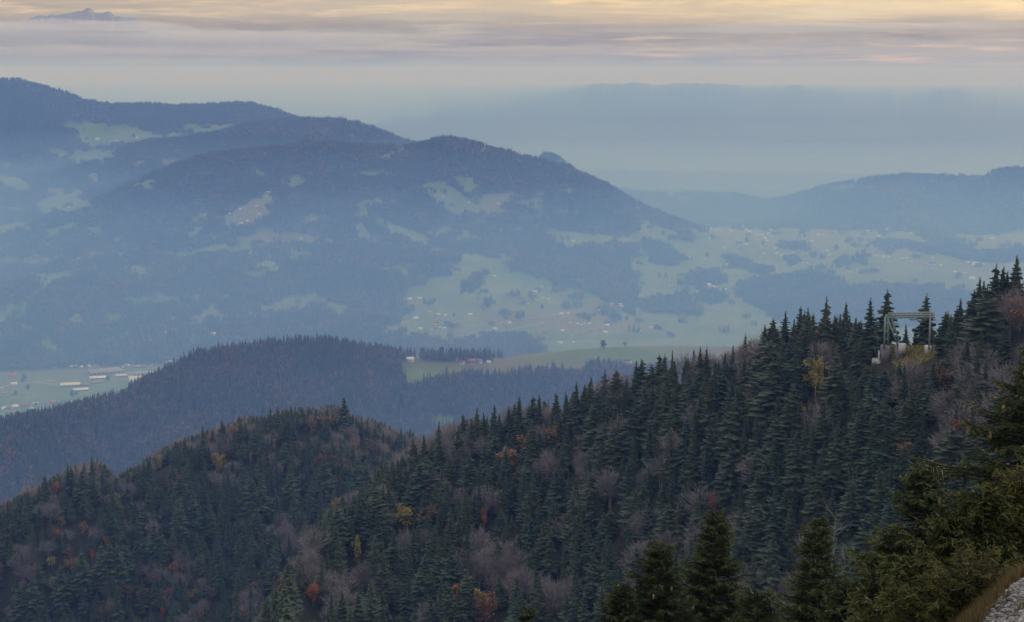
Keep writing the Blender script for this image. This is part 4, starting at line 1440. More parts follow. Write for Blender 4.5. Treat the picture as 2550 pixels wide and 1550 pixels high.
cluster((1000, 620, 5.35), [
    (105, 680, 70, 'w', 'long white barn alone at the upper left of the village slope'), (250, 665, 60, 'w', 'white barn right of the upper left barn on the village slope'), (185, 940, 75, 'w', 'long white house at the left foot of the village slope'),
    (250, 1078, 65, 'w', 'lowest white house at the left foot of the village slope'), (375, 840, 20), (400, 890, 40, 'p'), (495, 880, 50, 'w'), (580, 895, 55, 'c', 'cream house at the right of the left hamlet on the village slope'), (440, 905, 40, 'r'), (490, 928, 40),
    (920, 885, 70, 'w', 'long white barn in the open middle of the village slope'), (470, 1000, 60, 'b'), (455, 1045, 70, 'p', 'pink house beside a small white one on the lower village slope'), (507, 1048, 35, 'w', 'small white house touching the pink one on the lower village slope'), (400, 1078, 30), (570, 1065, 50), (800, 1042, 80, 'p', 'long pinkish house on the lower village road'),
    (770, 1000, 60, 'p'), (1245, 368, 50, 'w', 'single white house at the top of the village slope'), (1780, 578, 65, 'w', 'long white house under the wood edge of the village slope'), (1860, 497, 60, 'g', 'grey-roofed house highest under the wood edge of the village slope'), (1640, 708, 60, 'r'), (1680, 735, 40, 'w'), (1880, 655, 50, 'w'), (1950, 680, 60, 'w'), (1845, 725, 40, 'p'),
    (1750, 700, 40, 'b'), (1460, 690, 35, 'g'), (1430, 965, 90, 'r', 'big red-roofed farmhouse beside the village slope road'), (1500, 960, 60, 'p'), (1555, 965, 50, 'p'), (1440, 995, 50, 'w'), (1385, 845, 40, 'g'), (1490, 865, 30, 'w'), (1250, 950, 50, 'g'),
    (1245, 1080, 65, 'w', 'white house above the bend of the lower village road'), (1050, 1140, 40, 'w'), (1020, 1190, 35, 'w'), (1130, 1105, 30), (790, 1185, 80, 'p', 'long pinkish house at the foot of the village slope'), (865, 1190, 50, 'r'), (930, 1200, 60, 'p'), (795, 1225, 50, 'r'), (1900, 1125, 65, 'p', 'pinkish house alone right of the lower road bend')],
    'small %s house scattered on the village slope', 'houses on the village slope', r0=3800)
cluster((1350, 620, 5.35), [
    (240, 580, 50, 'b'), (305, 600, 40), (260, 875, 60, 'w'), (340, 865, 40, 'c'), (720, 800, 60, 'p'), (770, 815, 40), (925, 740, 60, 'c'), (1040, 745, 60, 'w'), (1055, 785, 70, 'w', 'white house at the upper right end of the village slope road'), (310, 1000, 30), (370, 985, 30),
    (475, 1005, 40), (520, 1010, 30), (565, 1000, 30), (630, 998, 45, 'w'), (865, 1030, 75, 'w', 'long white house behind the village chapel'), (850, 1125, 65, 'c'), (265, 1100, 60, 'w'), (520, 1140, 80, 'p', 'long low pinkish house left of the chapel'), (660, 1100, 50, 'p'), (640, 1125, 40),
    (385, 1185, 70, 'g', 'long grey-roofed house at the lower edge of the village'), (1300, 1100, 45, 'w'), (1265, 1115, 50, 'b'), (1455, 1053, 45, 'w'), (245, 1265, 60, 'w'), (415, 1250, 45, 'w')],
    'small %s house in the village at the foot of the mountain', 'houses in the lower village', r0=3900)
cluster((1350, 620, 5.35), [(1845, 645, 40, 'w'), (1715, 415, 30), (1830, 415, 60, 'r'), (1840, 450, 70, 'p', 'pink farmhouse on the right flank of the mountain'), (1700, 495, 30), (2070, 585, 50, 'w'), (2110, 535, 40), (2090, 320, 30), (2115, 840, 40, 'w')],
        'small %s house on the right flank of the broad mountain', 'houses on the right flank', r0=4600)
cluster((1650, 500, 5.476), [
    (230, 265, 40), (320, 290, 40), (400, 303, 40, 'w'), (500, 328, 40, 'w'), (530, 380, 40, 'w'), (600, 350, 40), (650, 380, 40), (750, 410, 50), (850, 400, 50, 'p'), (870, 420, 60, 'p'), (930, 405, 40), (1000, 385, 40), (960, 410, 40), (1140, 395, 40), (1180, 432, 80), (1280, 385, 30, 'c'), (1330, 365, 60),
    (1470, 405, 50, 'w'), (1290, 470, 30), (1360, 470, 50), (1440, 455, 40), (1470, 495, 80), (1560, 485, 60), (1400, 525, 60), (1480, 540, 80), (1420, 560, 60), (1250, 525, 60), (1240, 545, 50), (870, 517, 40, 'w'), (640, 520, 40), (1020, 530, 40), (1040, 578, 100, 't'), (1135, 603, 60, 'w'),
    (1325, 603, 40), (1340, 635, 30), (840, 650, 50), (1065, 675, 60, 'r'), (1310, 745, 60), (1390, 728, 50), (1555, 725, 50, 'c'), (1620, 752, 50, 'w'), (1525, 660, 40), (1500, 725, 30), (1855, 675, 50, 'p'), (1920, 670, 40, 'p'), (1885, 690, 40, 'r'), (1795, 790, 60, 'w'), (1750, 745, 40), (1770, 720, 40),
    (1840, 730, 30), (1910, 740, 30), (2100, 660, 90), (2020, 710, 50), (2080, 740, 60), (1970, 855, 35, 'w'), (1910, 845, 40), (2275, 752, 40, 'w'), (2240, 690, 50), (2320, 690, 50), (2040, 565, 60), (2115, 565, 25), (2125, 468, 50, 'w'), (2180, 470, 40), (2290, 475, 50), (2335, 415, 50, 'p'), (1960, 445, 60, 'p'),
    (1810, 475, 60), (1890, 480, 50)],
    'tiny %s house in the hazy village round the church spire', 'houses round the church', r0=5000)
cluster((1650, 500, 5.476), [(890, 832, 60, 'r', 'red-roofed farm on the slope below the church village'), (895, 875, 60, 'c'), (860, 905, 60, 'w'), (945, 885, 35, 'w'), (1565, 1050, 45, 'w', 'lone white house above the wooded gorge'), (95, 1165, 30), (515, 1195, 50, 'c'), (478, 1255, 60, 'w'), (620, 1165, 90, 'w'), (680, 1168, 45, 'c'), (730, 1190, 70, 'c'), (800, 1220, 40, 'w'), (860, 1210, 40), (1115, 1125, 30), (115, 1085, 40)],
        'small %s house among the right valley meadows', 'farms in the right valley', r0=4600)
cluster((2050, 500, 4.928), [
    (410, 288, 60), (335, 325, 50, 'w'), (125, 378, 40, 'p'), (95, 425, 40), (270, 418, 60, 'p'), (320, 418, 40), (550, 375, 50, 'w'), (580, 395, 30), (640, 350, 50), (695, 325, 40), (780, 345, 70, 'r'), (780, 365, 40), (860, 290, 50), (965, 288, 40), (680, 440, 50, 'w'), (750, 435, 40), (1060, 480, 70, 'p'), (1090, 500, 50, 'p'),
    (1030, 500, 40), (980, 505, 40), (1075, 405, 50, 'c'), (660, 555, 60, 'w'), (550, 650, 30, 'w'), (650, 680, 40, 'w'), (740, 690, 40), (800, 690, 40), (965, 710, 40), (1020, 708, 40, 'w'), (1085, 750, 40), (1105, 688, 40), (1340, 703, 40), (1165, 735, 40), (1215, 800, 90, 'p'), (1200, 815, 60), (1380, 785, 40), (1330, 785, 80), (1445, 797, 45, 'w'),
    (1700, 770, 30), (1770, 765, 45, 'w'), (1865, 780, 70, 'w'), (1970, 780, 30), (1840, 790, 40), (1655, 608, 25, 'w'), (1620, 885, 50), (1740, 895, 50), (1685, 940, 40), (1830, 967, 80, 'w'), (360, 885, 40), (2260, 785, 30), (45, 625, 40), (110, 625, 30), (75, 678, 35, 'w'), (1320, 430, 40), (1310, 455, 40), (2080, 480, 60), (1910, 460, 40)],
    'tiny %s house scattered over the hazy right valley', 'scattered houses of the right valley', r0=5000)
cluster((0, 180, 2.24), [
    (1500, 675, 30), (1480, 695, 40), (1510, 700, 20), (1440, 710, 15), (1450, 780, 20), (1445, 795, 20), (1340, 765, 15), (1345, 850, 25), (1330, 860, 25), (1310, 820, 15), (1400, 785, 15), (1380, 830, 15), (1430, 750, 15), (1260, 820, 15), (1280, 790, 15), (1640, 640, 15), (1665, 640, 15), (1630, 650, 15), (1570, 655, 15)],
    'tiny %s house in the hillside hamlet on the broad mountain', 'hillside hamlet', r0=4600)
cluster((0, 180, 2.24), [(2065, 470, 22, 'w', 'bright white hut on the summit meadow of the broad mountain'), (545, 378, 25, 'w'), (765, 367, 18, 'w'), (615, 390, 15), (650, 385, 15), (1300, 325, 15), (1240, 335, 15), (255, 820, 25, 'w'), (330, 763, 20), (385, 755, 20), (1085, 440, 15), (1065, 985, 20, 'w'), (1035, 1025, 18, 'w'), (570, 1015, 18, 'w'), (545, 1025, 20), (1680, 930, 15)],
        'tiny %s alpine farm on a high meadow of the left mountains', 'alpine farms', r0=4600)
cluster((900, 330, 2.899), [(592, 465, 22, 'w'), (775, 505, 15), (990, 518, 22, 'w'), (775, 593, 22), (420, 832, 35, 'p', 'pinkish barn on a strip meadow, middle of the mountain'), (640, 828, 35, 'o', 'orange-roofed farm on a strip meadow, middle of the mountain'), (250, 818, 15), (1530, 790, 30, 'w', 'white farm in the sloping clearing right of the mountain middle')],
        'tiny %s farm in the clearing under the mountain summit', 'summit clearing farms', r0=4600)
cluster((0, 400, 2.723), [(295, 763, 40, 'r', 'red-roofed white farm on the left mountain meadow'), (685, 713, 20, 'p'), (660, 645, 25, 'w'), (695, 632, 20, 'w'), (1165, 1145, 25, 'p'), (1190, 1140, 20), (1120, 1165, 25), (1015, 1220, 35, 'p', 'pinkish barn low in the left mountain wood'), (1445, 1183, 40, 'w', 'long pale barn low in the left mountain wood')],
        'tiny %s farm on the lower left mountain meadows', 'lower left farms', r0=4300)
# factory halls and houses on the left valley floor
zl = (0, 870, 5.476)
def vl(x, y, w, col, lab, **kw):
    house(x / 5.476, 870 + y / 5.476 + 1, w / 5.476 * 1.18, col, lab, 'buildings on the left valley floor', r0=3000, r1=4800, **kw)
vl(1430, 320, 380, 'g', 'largest flat grey factory hall on the left valley floor', hall=True, rot=0.25, cat='factory', name='factory_hall')
vl(1345, 390, 210, 'w', 'long thin white shed below the largest factory hall', hall=True, rot=0.0, hgt=0.7, cat='factory', name='factory_hall')
vl(960, 495, 225, 'w', 'bright white factory hall in the middle of the valley meadow', hall=True, rot=-0.08, cat='factory', name='factory_hall')
vl(1150, 490, 130, 'p', 'low pinkish hall joining the bright white factory hall', hall=True, rot=-0.05, cat='factory', name='factory_hall')
vl(1100, 555, 175, 'w', 'white hall in front of the bright white factory hall', hall=True, rot=0.12, hgt=0.8, cat='factory', name='factory_hall')
vl(1320, 450, 150, 'g', 'thin grey shed right of the bright white factory hall', hall=True, rot=0.15, hgt=0.6, cat='factory', name='factory_hall')
vl(1660, 365, 150, 'w', 'white hall at the left of the factory yard by the wooded hill', hall=True, rot=0.2, cat='factory', name='factory_hall')
vl(1860, 345, 240, 'g', 'wide grey hall in the factory yard by the wooded hill', hall=True, rot=0.22, cat='factory', name='factory_hall')
vl(2030, 325, 120, 'w', 'hall at the right of the factory yard by the wooded hill', hall=True, rot=0.2, cat='factory', name='factory_hall')
vl(1915, 245, 140, 'p', 'pinkish hall behind the factory yard', hall=True, rot=0.1, cat='factory', name='factory_hall')
vl(2290, 175, 90, 'w', 'white shed at the far right of the valley floor', hall=True, rot=0.3, cat='factory', name='factory_hall')
vl(190, 490, 75, 'w', 'white house by the road at the left of the valley floor')
vl(165, 375, 95, 'o', 'orange-roofed farmhouse at the far left wood edge of the valley floor')
vl(715, 725, 55, 'w', 'bright white cube-like house low on the valley floor')
vl(1150, 720, 75, 'r', 'red-roofed house at the foot of the wooded hill')
vl(1000, 765, 85, 'w', 'long white house at the foot of the wooded hill')
vl(310, 780, 85, 'p', 'pinkish farmhouse in the lower row of the valley floor')
vl(1525, 655, 80, 'b', 'brown roof half hidden by the wooded hill')
vl(60, 1045, 120, 'w', 'long white house at the lower left corner of the valley floor')
for x, y, w in ((1790, 405, 70), (1850, 400, 60), (1920, 395, 60), (1800, 440, 90), (2010, 385, 50), (1735, 235, 60), (2065, 220, 40), (1755, 550, 60)):
    vl(x, y, w, random.choice('wgc'), 'small pale building in the factory yard by the wooded hill')
for x, y, w in ((845, 220, 30), (935, 155, 55), (1220, 235, 40), (1110, 245, 40), (975, 240, 40)):
    vl(x, y, w, random.choice('wgb'), 'small house at the far wood edge of the valley floor')
for x, y, w in ((985, 715, 50), (1080, 725, 50), (400, 775, 50), (480, 750, 50), (200, 800, 80), (100, 800, 70), (260, 815, 40), (460, 815, 40), (720, 755, 90), (620, 755, 50), (190, 845, 50), (10, 990, 40), (210, 1020, 80), (60, 630, 90), (30, 560, 50)):
    vl(x, y, w, random.choice('wgpcb'), 'small house in the lower rows of the left valley floor')
gv = random.Random(5)
for k in range(46):
    bx_, by_ = gv.choice([(40, 800, ), (330, 790), (640, 760), (1000, 735), (60, 620), (1800, 410), (1950, 400), (1750, 230), (900, 215), (120, 1010)])
    vl(bx_ + gv.gauss(0, 110), by_ + gv.gauss(0, 18), gv.uniform(28, 55), gv.choice('wgpcbrw'), 'small house of the left valley town with its neighbours close by')
# the farm on the hill's meadow plateau
zf = (850, 850, 2.7235)
for x, y, w, col, lab in ((772, 132, 46, 'p', 'pink-roofed farmhouse at the left of the hilltop farm'), (835, 124, 48, 'o', 'bright orange-roofed farmhouse of the hilltop farm'), (812, 150, 50, 'r', 'red-roofed shed in front of the hilltop farm'),
                          (880, 150, 64, 'p', 'long pinkish barn of the hilltop farm'), (935, 142, 40, 'g', 'grey barn of the hilltop farm'), (1000, 146, 32, 'w', 'small white house right of the hilltop farm'),
                          (470, 134, 56, 'w', 'white house on the small clearing left of the hilltop farm'), (1945, 142, 46, 'r', 'white red-roofed farm peeping over the near crest')):
    house(850 + x / 2.7235, 850 + y / 2.7235 + 1, w / 2.7235, col, lab, 'hilltop farm', r0=2300, r1=3700, parts=True)


def church(px_, py_, hpx, lab, r0):
    p = hit(px_, py_, r0, 12000)
    r = math.hypot(p.x, p.y)
    h = hpx * r / FPX
    e = add('church', None, None, p, -math.atan2(p.x, p.y) + 0.25)
    w = h * 0.085
    tw = add('tower', np_mesh('tower', *box_np(-w, -w, -2, w, w, h * 0.58), PLASTER), e)
    V = np.array([(-w * 1.15, -w * 1.15, h * .581), (w * 1.15, -w * 1.15, h * .581), (w * 1.15, w * 1.15, h * .581), (-w * 1.15, w * 1.15, h * .581), (0, 0, h)])
    add('spire', np_mesh('spire', V, [np.array([(0, 1, 4), (1, 2, 4), (2, 3, 4), (3, 0, 4)]), np.array([(3, 2, 1, 0)])], SPIRE), e)
    for k in (-1, 1):
        add('window', np_mesh('window', *box_np(-w * .3, k * w - .15, h * .42, w * .3, k * w + .15, h * .5), GLASS), tw)
    wall, roof, one, wins = house_meshes(CREAM, R_RED, False)
    L = h * 0.55
    for nm, me in (('wall', wall), ('roof', roof)):
        q = add(nm, me, e, (-L * 0.5 - w * 1.02, 0, 0))
        q.scale = (L, L * 0.62, L * 0.62)
    return prop(e, lab, 'church')


church(1849, 569, 18, 'pale church with tall pointed spire in the hazy village', 6000)
church(1499, 822, 14, 'cream village chapel with stubby tower at the foot of the mountain', 3900)

# ------------------------------------------------------------------ roads
ROADM = simple('pale_road', (0.42, 0.40, 0.38), 0.9, 0.15, 0.05)


def road(pts, width, label, r0):
    P = []
    for a, b in zip(pts[:-1], pts[1:]):
        n = max(2, int(math.hypot(b[0] - a[0], b[1] - a[1]) / 5))
        for i in range(n):
            P.append((a[0] + (b[0] - a[0]) * i / n, a[1] + (b[1] - a[1]) * i / n))
    P.append(pts[-1])
    Q = [hit(x, y, r0, 9000) for x, y in P]
    Q = [q for q in Q if q is not None]
    if len(Q) < 2:
        return
    V, F = [], []
    for i, q in enumerate(Q):
        d = (Q[min(i + 1, len(Q) - 1)] - Q[max(i - 1, 0)])
        d.z = 0
        d.normalize()
        s = Vector((-d.y, d.x, 0)) * width * 0.5
        for k in (-1, 1):
            V.append((q.x + k * s.x, q.y + k * s.y, q.z + 0.9))
    F = [(2 * i, 2 * i + 1, 2 * i + 3, 2 * i + 2) for i in range(len(Q) - 1)]
    o = add('road', np_mesh('road', V, np.array(F), ROADM))
    prop(o, label=label, kind='structure')


road(zp(1000, 620, 5.35, [(590, 1030), (700, 1048), (820, 1040), (960, 1022), (1110, 1014), (1250, 1000), (1340, 985), (1420, 975), (1610, 945), (1750, 925), (1900, 900), (2050, 880)]) + zp(1350, 620, 5.35, [(340, 855), (480, 830), (555, 820)]), 7, 'pale road climbing across the village slope', 3800)
road(zp(1000, 620, 5.35, [(690, 1360), (780, 1320), (860, 1270), (900, 1210), (1030, 1160), (1130, 1125), (1260, 1108), (1370, 1090), (1480, 1075), (1640, 1040), (1800, 1010), (1880, 985), (1850, 968), (1760, 970)]), 6, 'lower village road with a hairpin bend', 3600)
road(zp(0, 870, 5.476, [(0, 545), (40, 515), (150, 485), (300, 468), (460, 455), (560, 445), (740, 428)]), 7, 'pale road across the left valley floor', 3000)
road(zp(0, 870, 5.476, [(490, 455), (600, 470), (720, 490), (830, 512)]), 6, 'short lane to the white factory hall', 3000)
road(zp(1650, 500, 5.476, [(340, 1275), (440, 1252), (520, 1210), (590, 1168), (690, 1165), (760, 1190)]), 8, 'pale lane past the right valley farms', 4600)

# ------------------------------------------------------------------ single trees on the far meadows
def meadow_tree(px_, py_, H, mt_src, lab, r0, wide=1.0, nm='meadow_tree', grp=None):
    p = hit(px_, py_, r0, 9500)
    if p:
        plant_tree(nm, mt_src, p, H, random.random() * 6, lab, 'tree', grp, wide)


g_ = np.random.default_rng(880)
v, f, t = leafy_crown(881, 16, 5.4, 700, 0.9, 0.12)
DARKLEAF = leaf_mat('dark_leaves', (0.035, 0.045, 0.025), (0.07, 0.08, 0.04), (0.08, 0.07, 0.04), 0.5)
(lv, lf), _ = limbs(g_, 16.0, 5.0, 7, 0.3)
DARKT = (np_mesh('leaf_crown', v, f, DARKLEAF, False, {'tint': t}), np_mesh('leaf_trunk', lv, lf, BARK, True), 16.0)
meadow_tree(1503, 869, 19, DARKT, 'dark round tree alone on the crest of the meadow hill', 2600, 1.1)
meadow_tree(1557, 866, 15, RUSTS[1], 'rusty orange tree on the crest of the meadow hill', 2600, 1.35)
for x, y in ((1030, 775), (1080, 755), (1190, 750), (1215, 770), (1260, 800), (1320, 735), (1420, 745), (1480, 790), (1465, 800), (1560, 800), (1590, 828), (1130, 790), (1350, 770), (1385, 715), (1150, 735)):
    meadow_tree(x, y, g_.uniform(10, 17), DARKT, 'single dark tree among the village slope meadows', 3800, 1.2, grp='trees on the village slope')
for x, y in ((2104, 606), (2150, 635), (2145, 650), (2160, 652), (2245, 712), (2120, 610), (2083, 625), (1985, 640), (1900, 610), (2030, 640), (1860, 605), (1760, 640), (2300, 690), (2330, 660)):
    meadow_tree(x, y, g_.uniform(16, 26), (SPR[5] if g_.random() < .5 else DARKT), 'dark tree among the hazy right valley meadows', 5000, 1.3, grp='trees in the right valley')
for x, y in ((125, 920), (40, 985), (70, 972), (55, 955), (180, 990), (190, 985), (280, 980), (305, 978), (155, 1005), (90, 1012), (60, 948), (270, 950), (115, 915), (20, 1020), (140, 1008), (30, 930), (210, 1000)):
    meadow_tree(x, y, g_.uniform(9, 18), (SPR[2] if g_.random() < .35 else DARKT), 'dark tree standing among the left valley fields', 3000, 1.2, grp='trees on the left valley floor')

# ------------------------------------------------------------------ steel gantry of the cableway on the crest
STEEL = simple('green_painted_steel', (0.27, 0.37, 0.31), 0.55, 0.25, 0.8)
STEEL_G = simple('galvanised_steel', (0.42, 0.43, 0.44), 0.5, 0.2, 0.8)
CONC = simple('pale_concrete', (0.62, 0.60, 0.56), 0.9, 0.25, 0.6)
ROCK = simple('limestone', (0.25, 0.235, 0.215), 0.95, 0.4, 0.5)
RG = float(np.interp(sight(2260, 850)[0], TH, SR['A'])) * 0.985
RUNIT = RG / FPX                      # metres per photograph pixel there
gth, _ = sight(2258, 850)
gbase = ground(2258, RG, 850)
GAN = add('cableway_gantry', None, None, gbase, -float(gth))
prop(GAN, 'green steel cableway gantry on the crest clearing', 'gantry')


def gp(px_, py_, dy=0.0):
    """gantry-local point"""
    return np.array(((px_ - 2258) * RUNIT, dy, (CZ + float(sight(px_, py_)[1]) * RG) - gbase.z))


def bar(name, a, b, w, mat=STEEL, parent=GAN):
    a, b = np.array(a, float), np.array(b, float)
    d = (b - a) / np.linalg.norm(b - a)
    s = np.cross(d, (0.0, 1.0, 0.0))
    if np.linalg.norm(s) < 0.1:
        s = np.array((1.0, 0, 0))
    s /= np.linalg.norm(s)
    u = np.cross(d, s)
    V = [p + w / 2 * (i * s + j * u) for p in (a, b) for i, j in ((-1, -1), (1, -1), (1, 1), (-1, 1))]
    F = [(0, 1, 2, 3), (7, 6, 5, 4), (0, 4, 5, 1), (1, 5, 6, 2), (2, 6, 7, 3), (3, 7, 4, 0)]
    return add(name, np_mesh(name, V, np.array(F), mat), parent)


DY = 2.6
for dy in (-DY, DY):
    sh = 9 if dy > 0 else 0
    bar('post', gp(2205 + sh, 866, dy), gp(2205 + sh * 0.7, 788, dy), 0.65)
    bar('post', gp(2311 + sh * 0.3, 868, dy), gp(2311, 786, dy), 0.5, STEEL_G)
    bar('brace', gp(2239 + sh * 0.4, 862, dy), gp(2211 + sh * 0.7, 790, dy), 0.45)
    bar('beam', gp(2202 + sh * 0.4, 789, dy), gp(2322, 787, dy), 0.5)
    bar('beam', gp(2208 + sh * 0.4, 783, dy), gp(2312, 781.5, dy), 0.42, STEEL_G if dy > 0 else STEEL)
    for k in range(9):
        x0 = 2207 + k * 12
        bar('lattice', gp(x0, 788.5, dy), gp(x0 + 6, 783, dy), 0.2)
        bar('lattice', gp(x0 + 6, 783, dy), gp(x0 + 12, 788.2, dy), 0.2)
for x0 in (2206, 2230, 2258, 2285, 2312):
    bar('crossbeam', gp(x0, 788, -DY), gp(x0, 788, DY), 0.3)
for y0 in (805, 825, 845):
    bar('crossbeam', gp(2206, y0, -DY), gp(2213, y0, DY), 0.22)
for x0 in (2268, 2278):
    bar('pulley_frame', gp(x0, 788, 0), gp(x0, 796, 0), 0.35, STEEL_G)
bar('pulley_frame', gp(2262, 796, 0), gp(2284, 796, 0), 0.45, STEEL_G)


def lump_block(name, x0, x1, y0, y1, dep, mat, parent=None, jit=0.25, seed=0):
    a, b = gp(x0, y1), gp(x1, y0)
    v, f = box_np(a[0], -dep / 2, a[2] - 2, b[0], dep / 2, b[2])
    g = np.random.default_rng(seed)
    # a block of coursed stone: subdivide the faces a little and set them uneven
    m = np_mesh(name, v + g.normal(0, jit, v.shape) * np.array((1, 1, 0.4)), f, mat)
    return add(name, m, parent)


lump_block('footing', 2198, 2219, 864, 892, 5.5, ROCK, GAN, 0.4, 1)
lump_block('footing', 2232, 2258, 862, 888, 5.0, ROCK, GAN, 0.4, 2)
lump_block('footing', 2239, 2256, 858.5, 863, 5.6, CONC, GAN, 0.05, 3)
lump_block('footing', 2301, 2316, 863, 868, 4.2, CONC, GAN, 0.08, 4)
lump_block('platform', 2177, 2198, 895.5, 898.5, 4.5, CONC, GAN, 0.03, 5)
lump_block('platform', 2209, 2216, 894.5, 898, 4.5, CONC, GAN, 0.03, 6)
lump_block('support_wall', 2191, 2195, 876, 896, 4.0, CONC, GAN, 0.05, 7)
# yellow grass of the clearing: short tufts
YGRASS = leaf_mat('autumn_grass', (0.26, 0.23, 0.06), (0.46, 0.41, 0.12), (0.35, 0.28, 0.08), 0.3)


def tufts(pos, h, w, seed, n_bl=6):
    g = np.random.default_rng(seed)
    n = len(pos) * n_bl
    base = np.repeat(np.asarray(pos, float), n_bl, 0) + np.concatenate([g.normal(0, w * 1.5, (n, 2)), np.zeros((n, 1))], 1)
    a = g.random(n) * 6.283
    L = h * g.uniform(0.5, 1.2, n)
    tip = base + np.stack([np.cos(a) * L * 0.55, np.sin(a) * L * 0.55, L], -1)
    s = np.stack([-np.sin(a), np.cos(a), np.zeros(n)], -1) * w * 0.5
    V = np.concatenate([base - s - (0, 0, .05), base + s - (0, 0, .05), tip], 1).reshape(-1, 3)
    return V, np.arange(3 * n).reshape(n, 3), np.repeat(g.random(n), 3)


pts = []
for k in range(1500):
    x, y = random.uniform(2225, 2345), random.uniform(850, 935)
    if clearing(np.array([x]), np.array([y]), np.array([540.0]))[0]:
        p = hit(x, y, 380, 800)
        if p:
            pts.append(p)
v, f, t = tufts(pts, 0.7, 0.35, 5, 7)
prop(add('grass', np_mesh('grass', v, f, YGRASS, False, {'tint': t})), label='yellow autumn grass of the clearing under the gantry', kind='stuff')
# ------------------------------------------------------------------ foreground: spruces, bushes, gravel
def fir_near(seed, H, rad, power=0.8, step=0.36, bare_low=0.0, up=0.10, twigs=13, tipb=1.0):
    """young spruce seen close: whorled boughs, each a flat spray of needled twigs. Returns crown V,F,T and bough bars"""
    g = np.random.default_rng(seed)
    A, B, W, T = [], [], [], []           # needle strips: start, end, width, tint
    boughs = []
    z = H - 0.25
    tips = []
    # leader
    A.append((0, 0, H - 0.45)); B.append((0, 0, H)); W.append(0.05); T.append(1.0)
    while z > H * (0.03 + bare_low):
        u = z / H
        rr_ = rad * (1 - u) ** power + 0.10
        n = int(5 + 3 * g.random())
        ph = g.random() * 6.28
        for k in range(n):
            L = rr_ * g.uniform(0.55, 1.15)
            if g.random() < 0.10:
                L *= 1.3
            a = ph + 6.283 * (k + g.uniform(-.25, .25)) / n
            ca, sa = math.cos(a), math.sin(a)
            sl = (0.55 * u ** 2 - 0.22) + g.normal(0, 0.07)        # steep at the top, drooping low down
            zb = z + g.uniform(-.1, .1)

            def pt(s):
                return np.array((ca * L * s, sa * L * s, zb + L * (sl * s + (up + 0.12) * s * s)))
            boughs.append((pt(0.0), pt(0.5), pt(1.0), 0.012 + 0.012 * L))
            tips.append(pt(0.9))
            m = max(4, int(twigs * (0.35 + 0.65 * min(1, L / 1.6))))
            bt = g.uniform(0.0, 0.35)
            for j in range(m):
                s = 0.16 + 0.84 * (j + g.random() * 0.6) / m
                p = pt(s)
                for sd in (-1, 1):
                    l = (0.40 * L * (1.05 - 0.72 * s) + 0.10) * g.uniform(0.7, 1.2)
                    an = a + sd * g.uniform(0.55, 0.95)
                    e = p + np.array((math.cos(an) * l, math.sin(an) * l, l * (sl * 0.5 + g.normal(-0.14, 0.2))))
                    tt = np.clip(bt * 0.6 + 0.70 * s ** 1.7 + g.normal(0, .12), 0, 1) * tipb  # yellow-green bough ends; the crown's shaded interior is tinted dark
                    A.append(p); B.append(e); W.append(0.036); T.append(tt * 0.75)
                    ns = 1 + int(l / 0.12)
                    for q in range(ns):
                        v_ = (q + 0.6) / (ns + 0.4)
                        pp = p + (e - p) * v_
                        for s2 in (-1, 1):
                            l2 = 0.42 * l * (1.1 - v_) + 0.06
                            a2 = an + s2 * g.uniform(0.5, 0.9)
                            e2 = pp + np.array((math.cos(a2) * l2, math.sin(a2) * l2, g.normal(-0.02, 0.05)))
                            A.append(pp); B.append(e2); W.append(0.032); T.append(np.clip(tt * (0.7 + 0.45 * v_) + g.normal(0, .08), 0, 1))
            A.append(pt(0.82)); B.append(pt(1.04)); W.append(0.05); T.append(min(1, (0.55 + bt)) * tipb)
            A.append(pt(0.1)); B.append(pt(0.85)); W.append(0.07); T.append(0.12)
        z -= step * (0.75 + 0.5 * g.random()) * (0.55 + 0.6 * (1 - u))
    A, B, W, T = np.array(A), np.array(B), np.array(W)[:, None], np.array(T)
    d = B - A
    d /= np.linalg.norm(d, axis=1)[:, None] + 1e-9
    r_ = g.normal(size=d.shape)
    s1 = np.cross(d, r_); s1 /= np.linalg.norm(s1, axis=1)[:, None] + 1e-9
    V = np.concatenate([A - s1 * W * .5, A + s1 * W * .5, B + s1 * W * .22, B - s1 * W * .22], 1).reshape(-1, 3)
    F = np.arange(len(V)).reshape(-1, 4)
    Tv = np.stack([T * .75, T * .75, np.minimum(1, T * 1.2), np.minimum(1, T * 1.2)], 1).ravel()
    bp = [tube(b[:3], [b[3], b[3] * .7, b[3] * .25], 3) for b in boughs]
    bv, bf = join(bp)
    return (V, F, Tv), (bv, bf), tips


CONEM = simple('cone_scales', (0.52, 0.35, 0.19), 0.7, 0.4, 40)


def cone_mesh():
    V, F, n = [], [], 7
    prof = [(0.0, 0.006), (-0.02, 0.018), (-0.05, 0.024), (-0.09, 0.022), (-0.12, 0.014), (-0.14, 0.004)]
    for i, (z, r_) in enumerate(prof):
        for k in range(n):
            a = 6.283 * (k + 0.5 * (i % 2)) / n
            V.append((r_ * math.cos(a), r_ * math.sin(a), z))
    for i in range(len(prof) - 1):
        for k in range(n):
            F.append((i * n + k, i * n + (k + 1) % n, (i + 1) * n + (k + 1) % n, (i + 1) * n + k))
    return np_mesh('cone', V, np.array(F), CONEM, True)


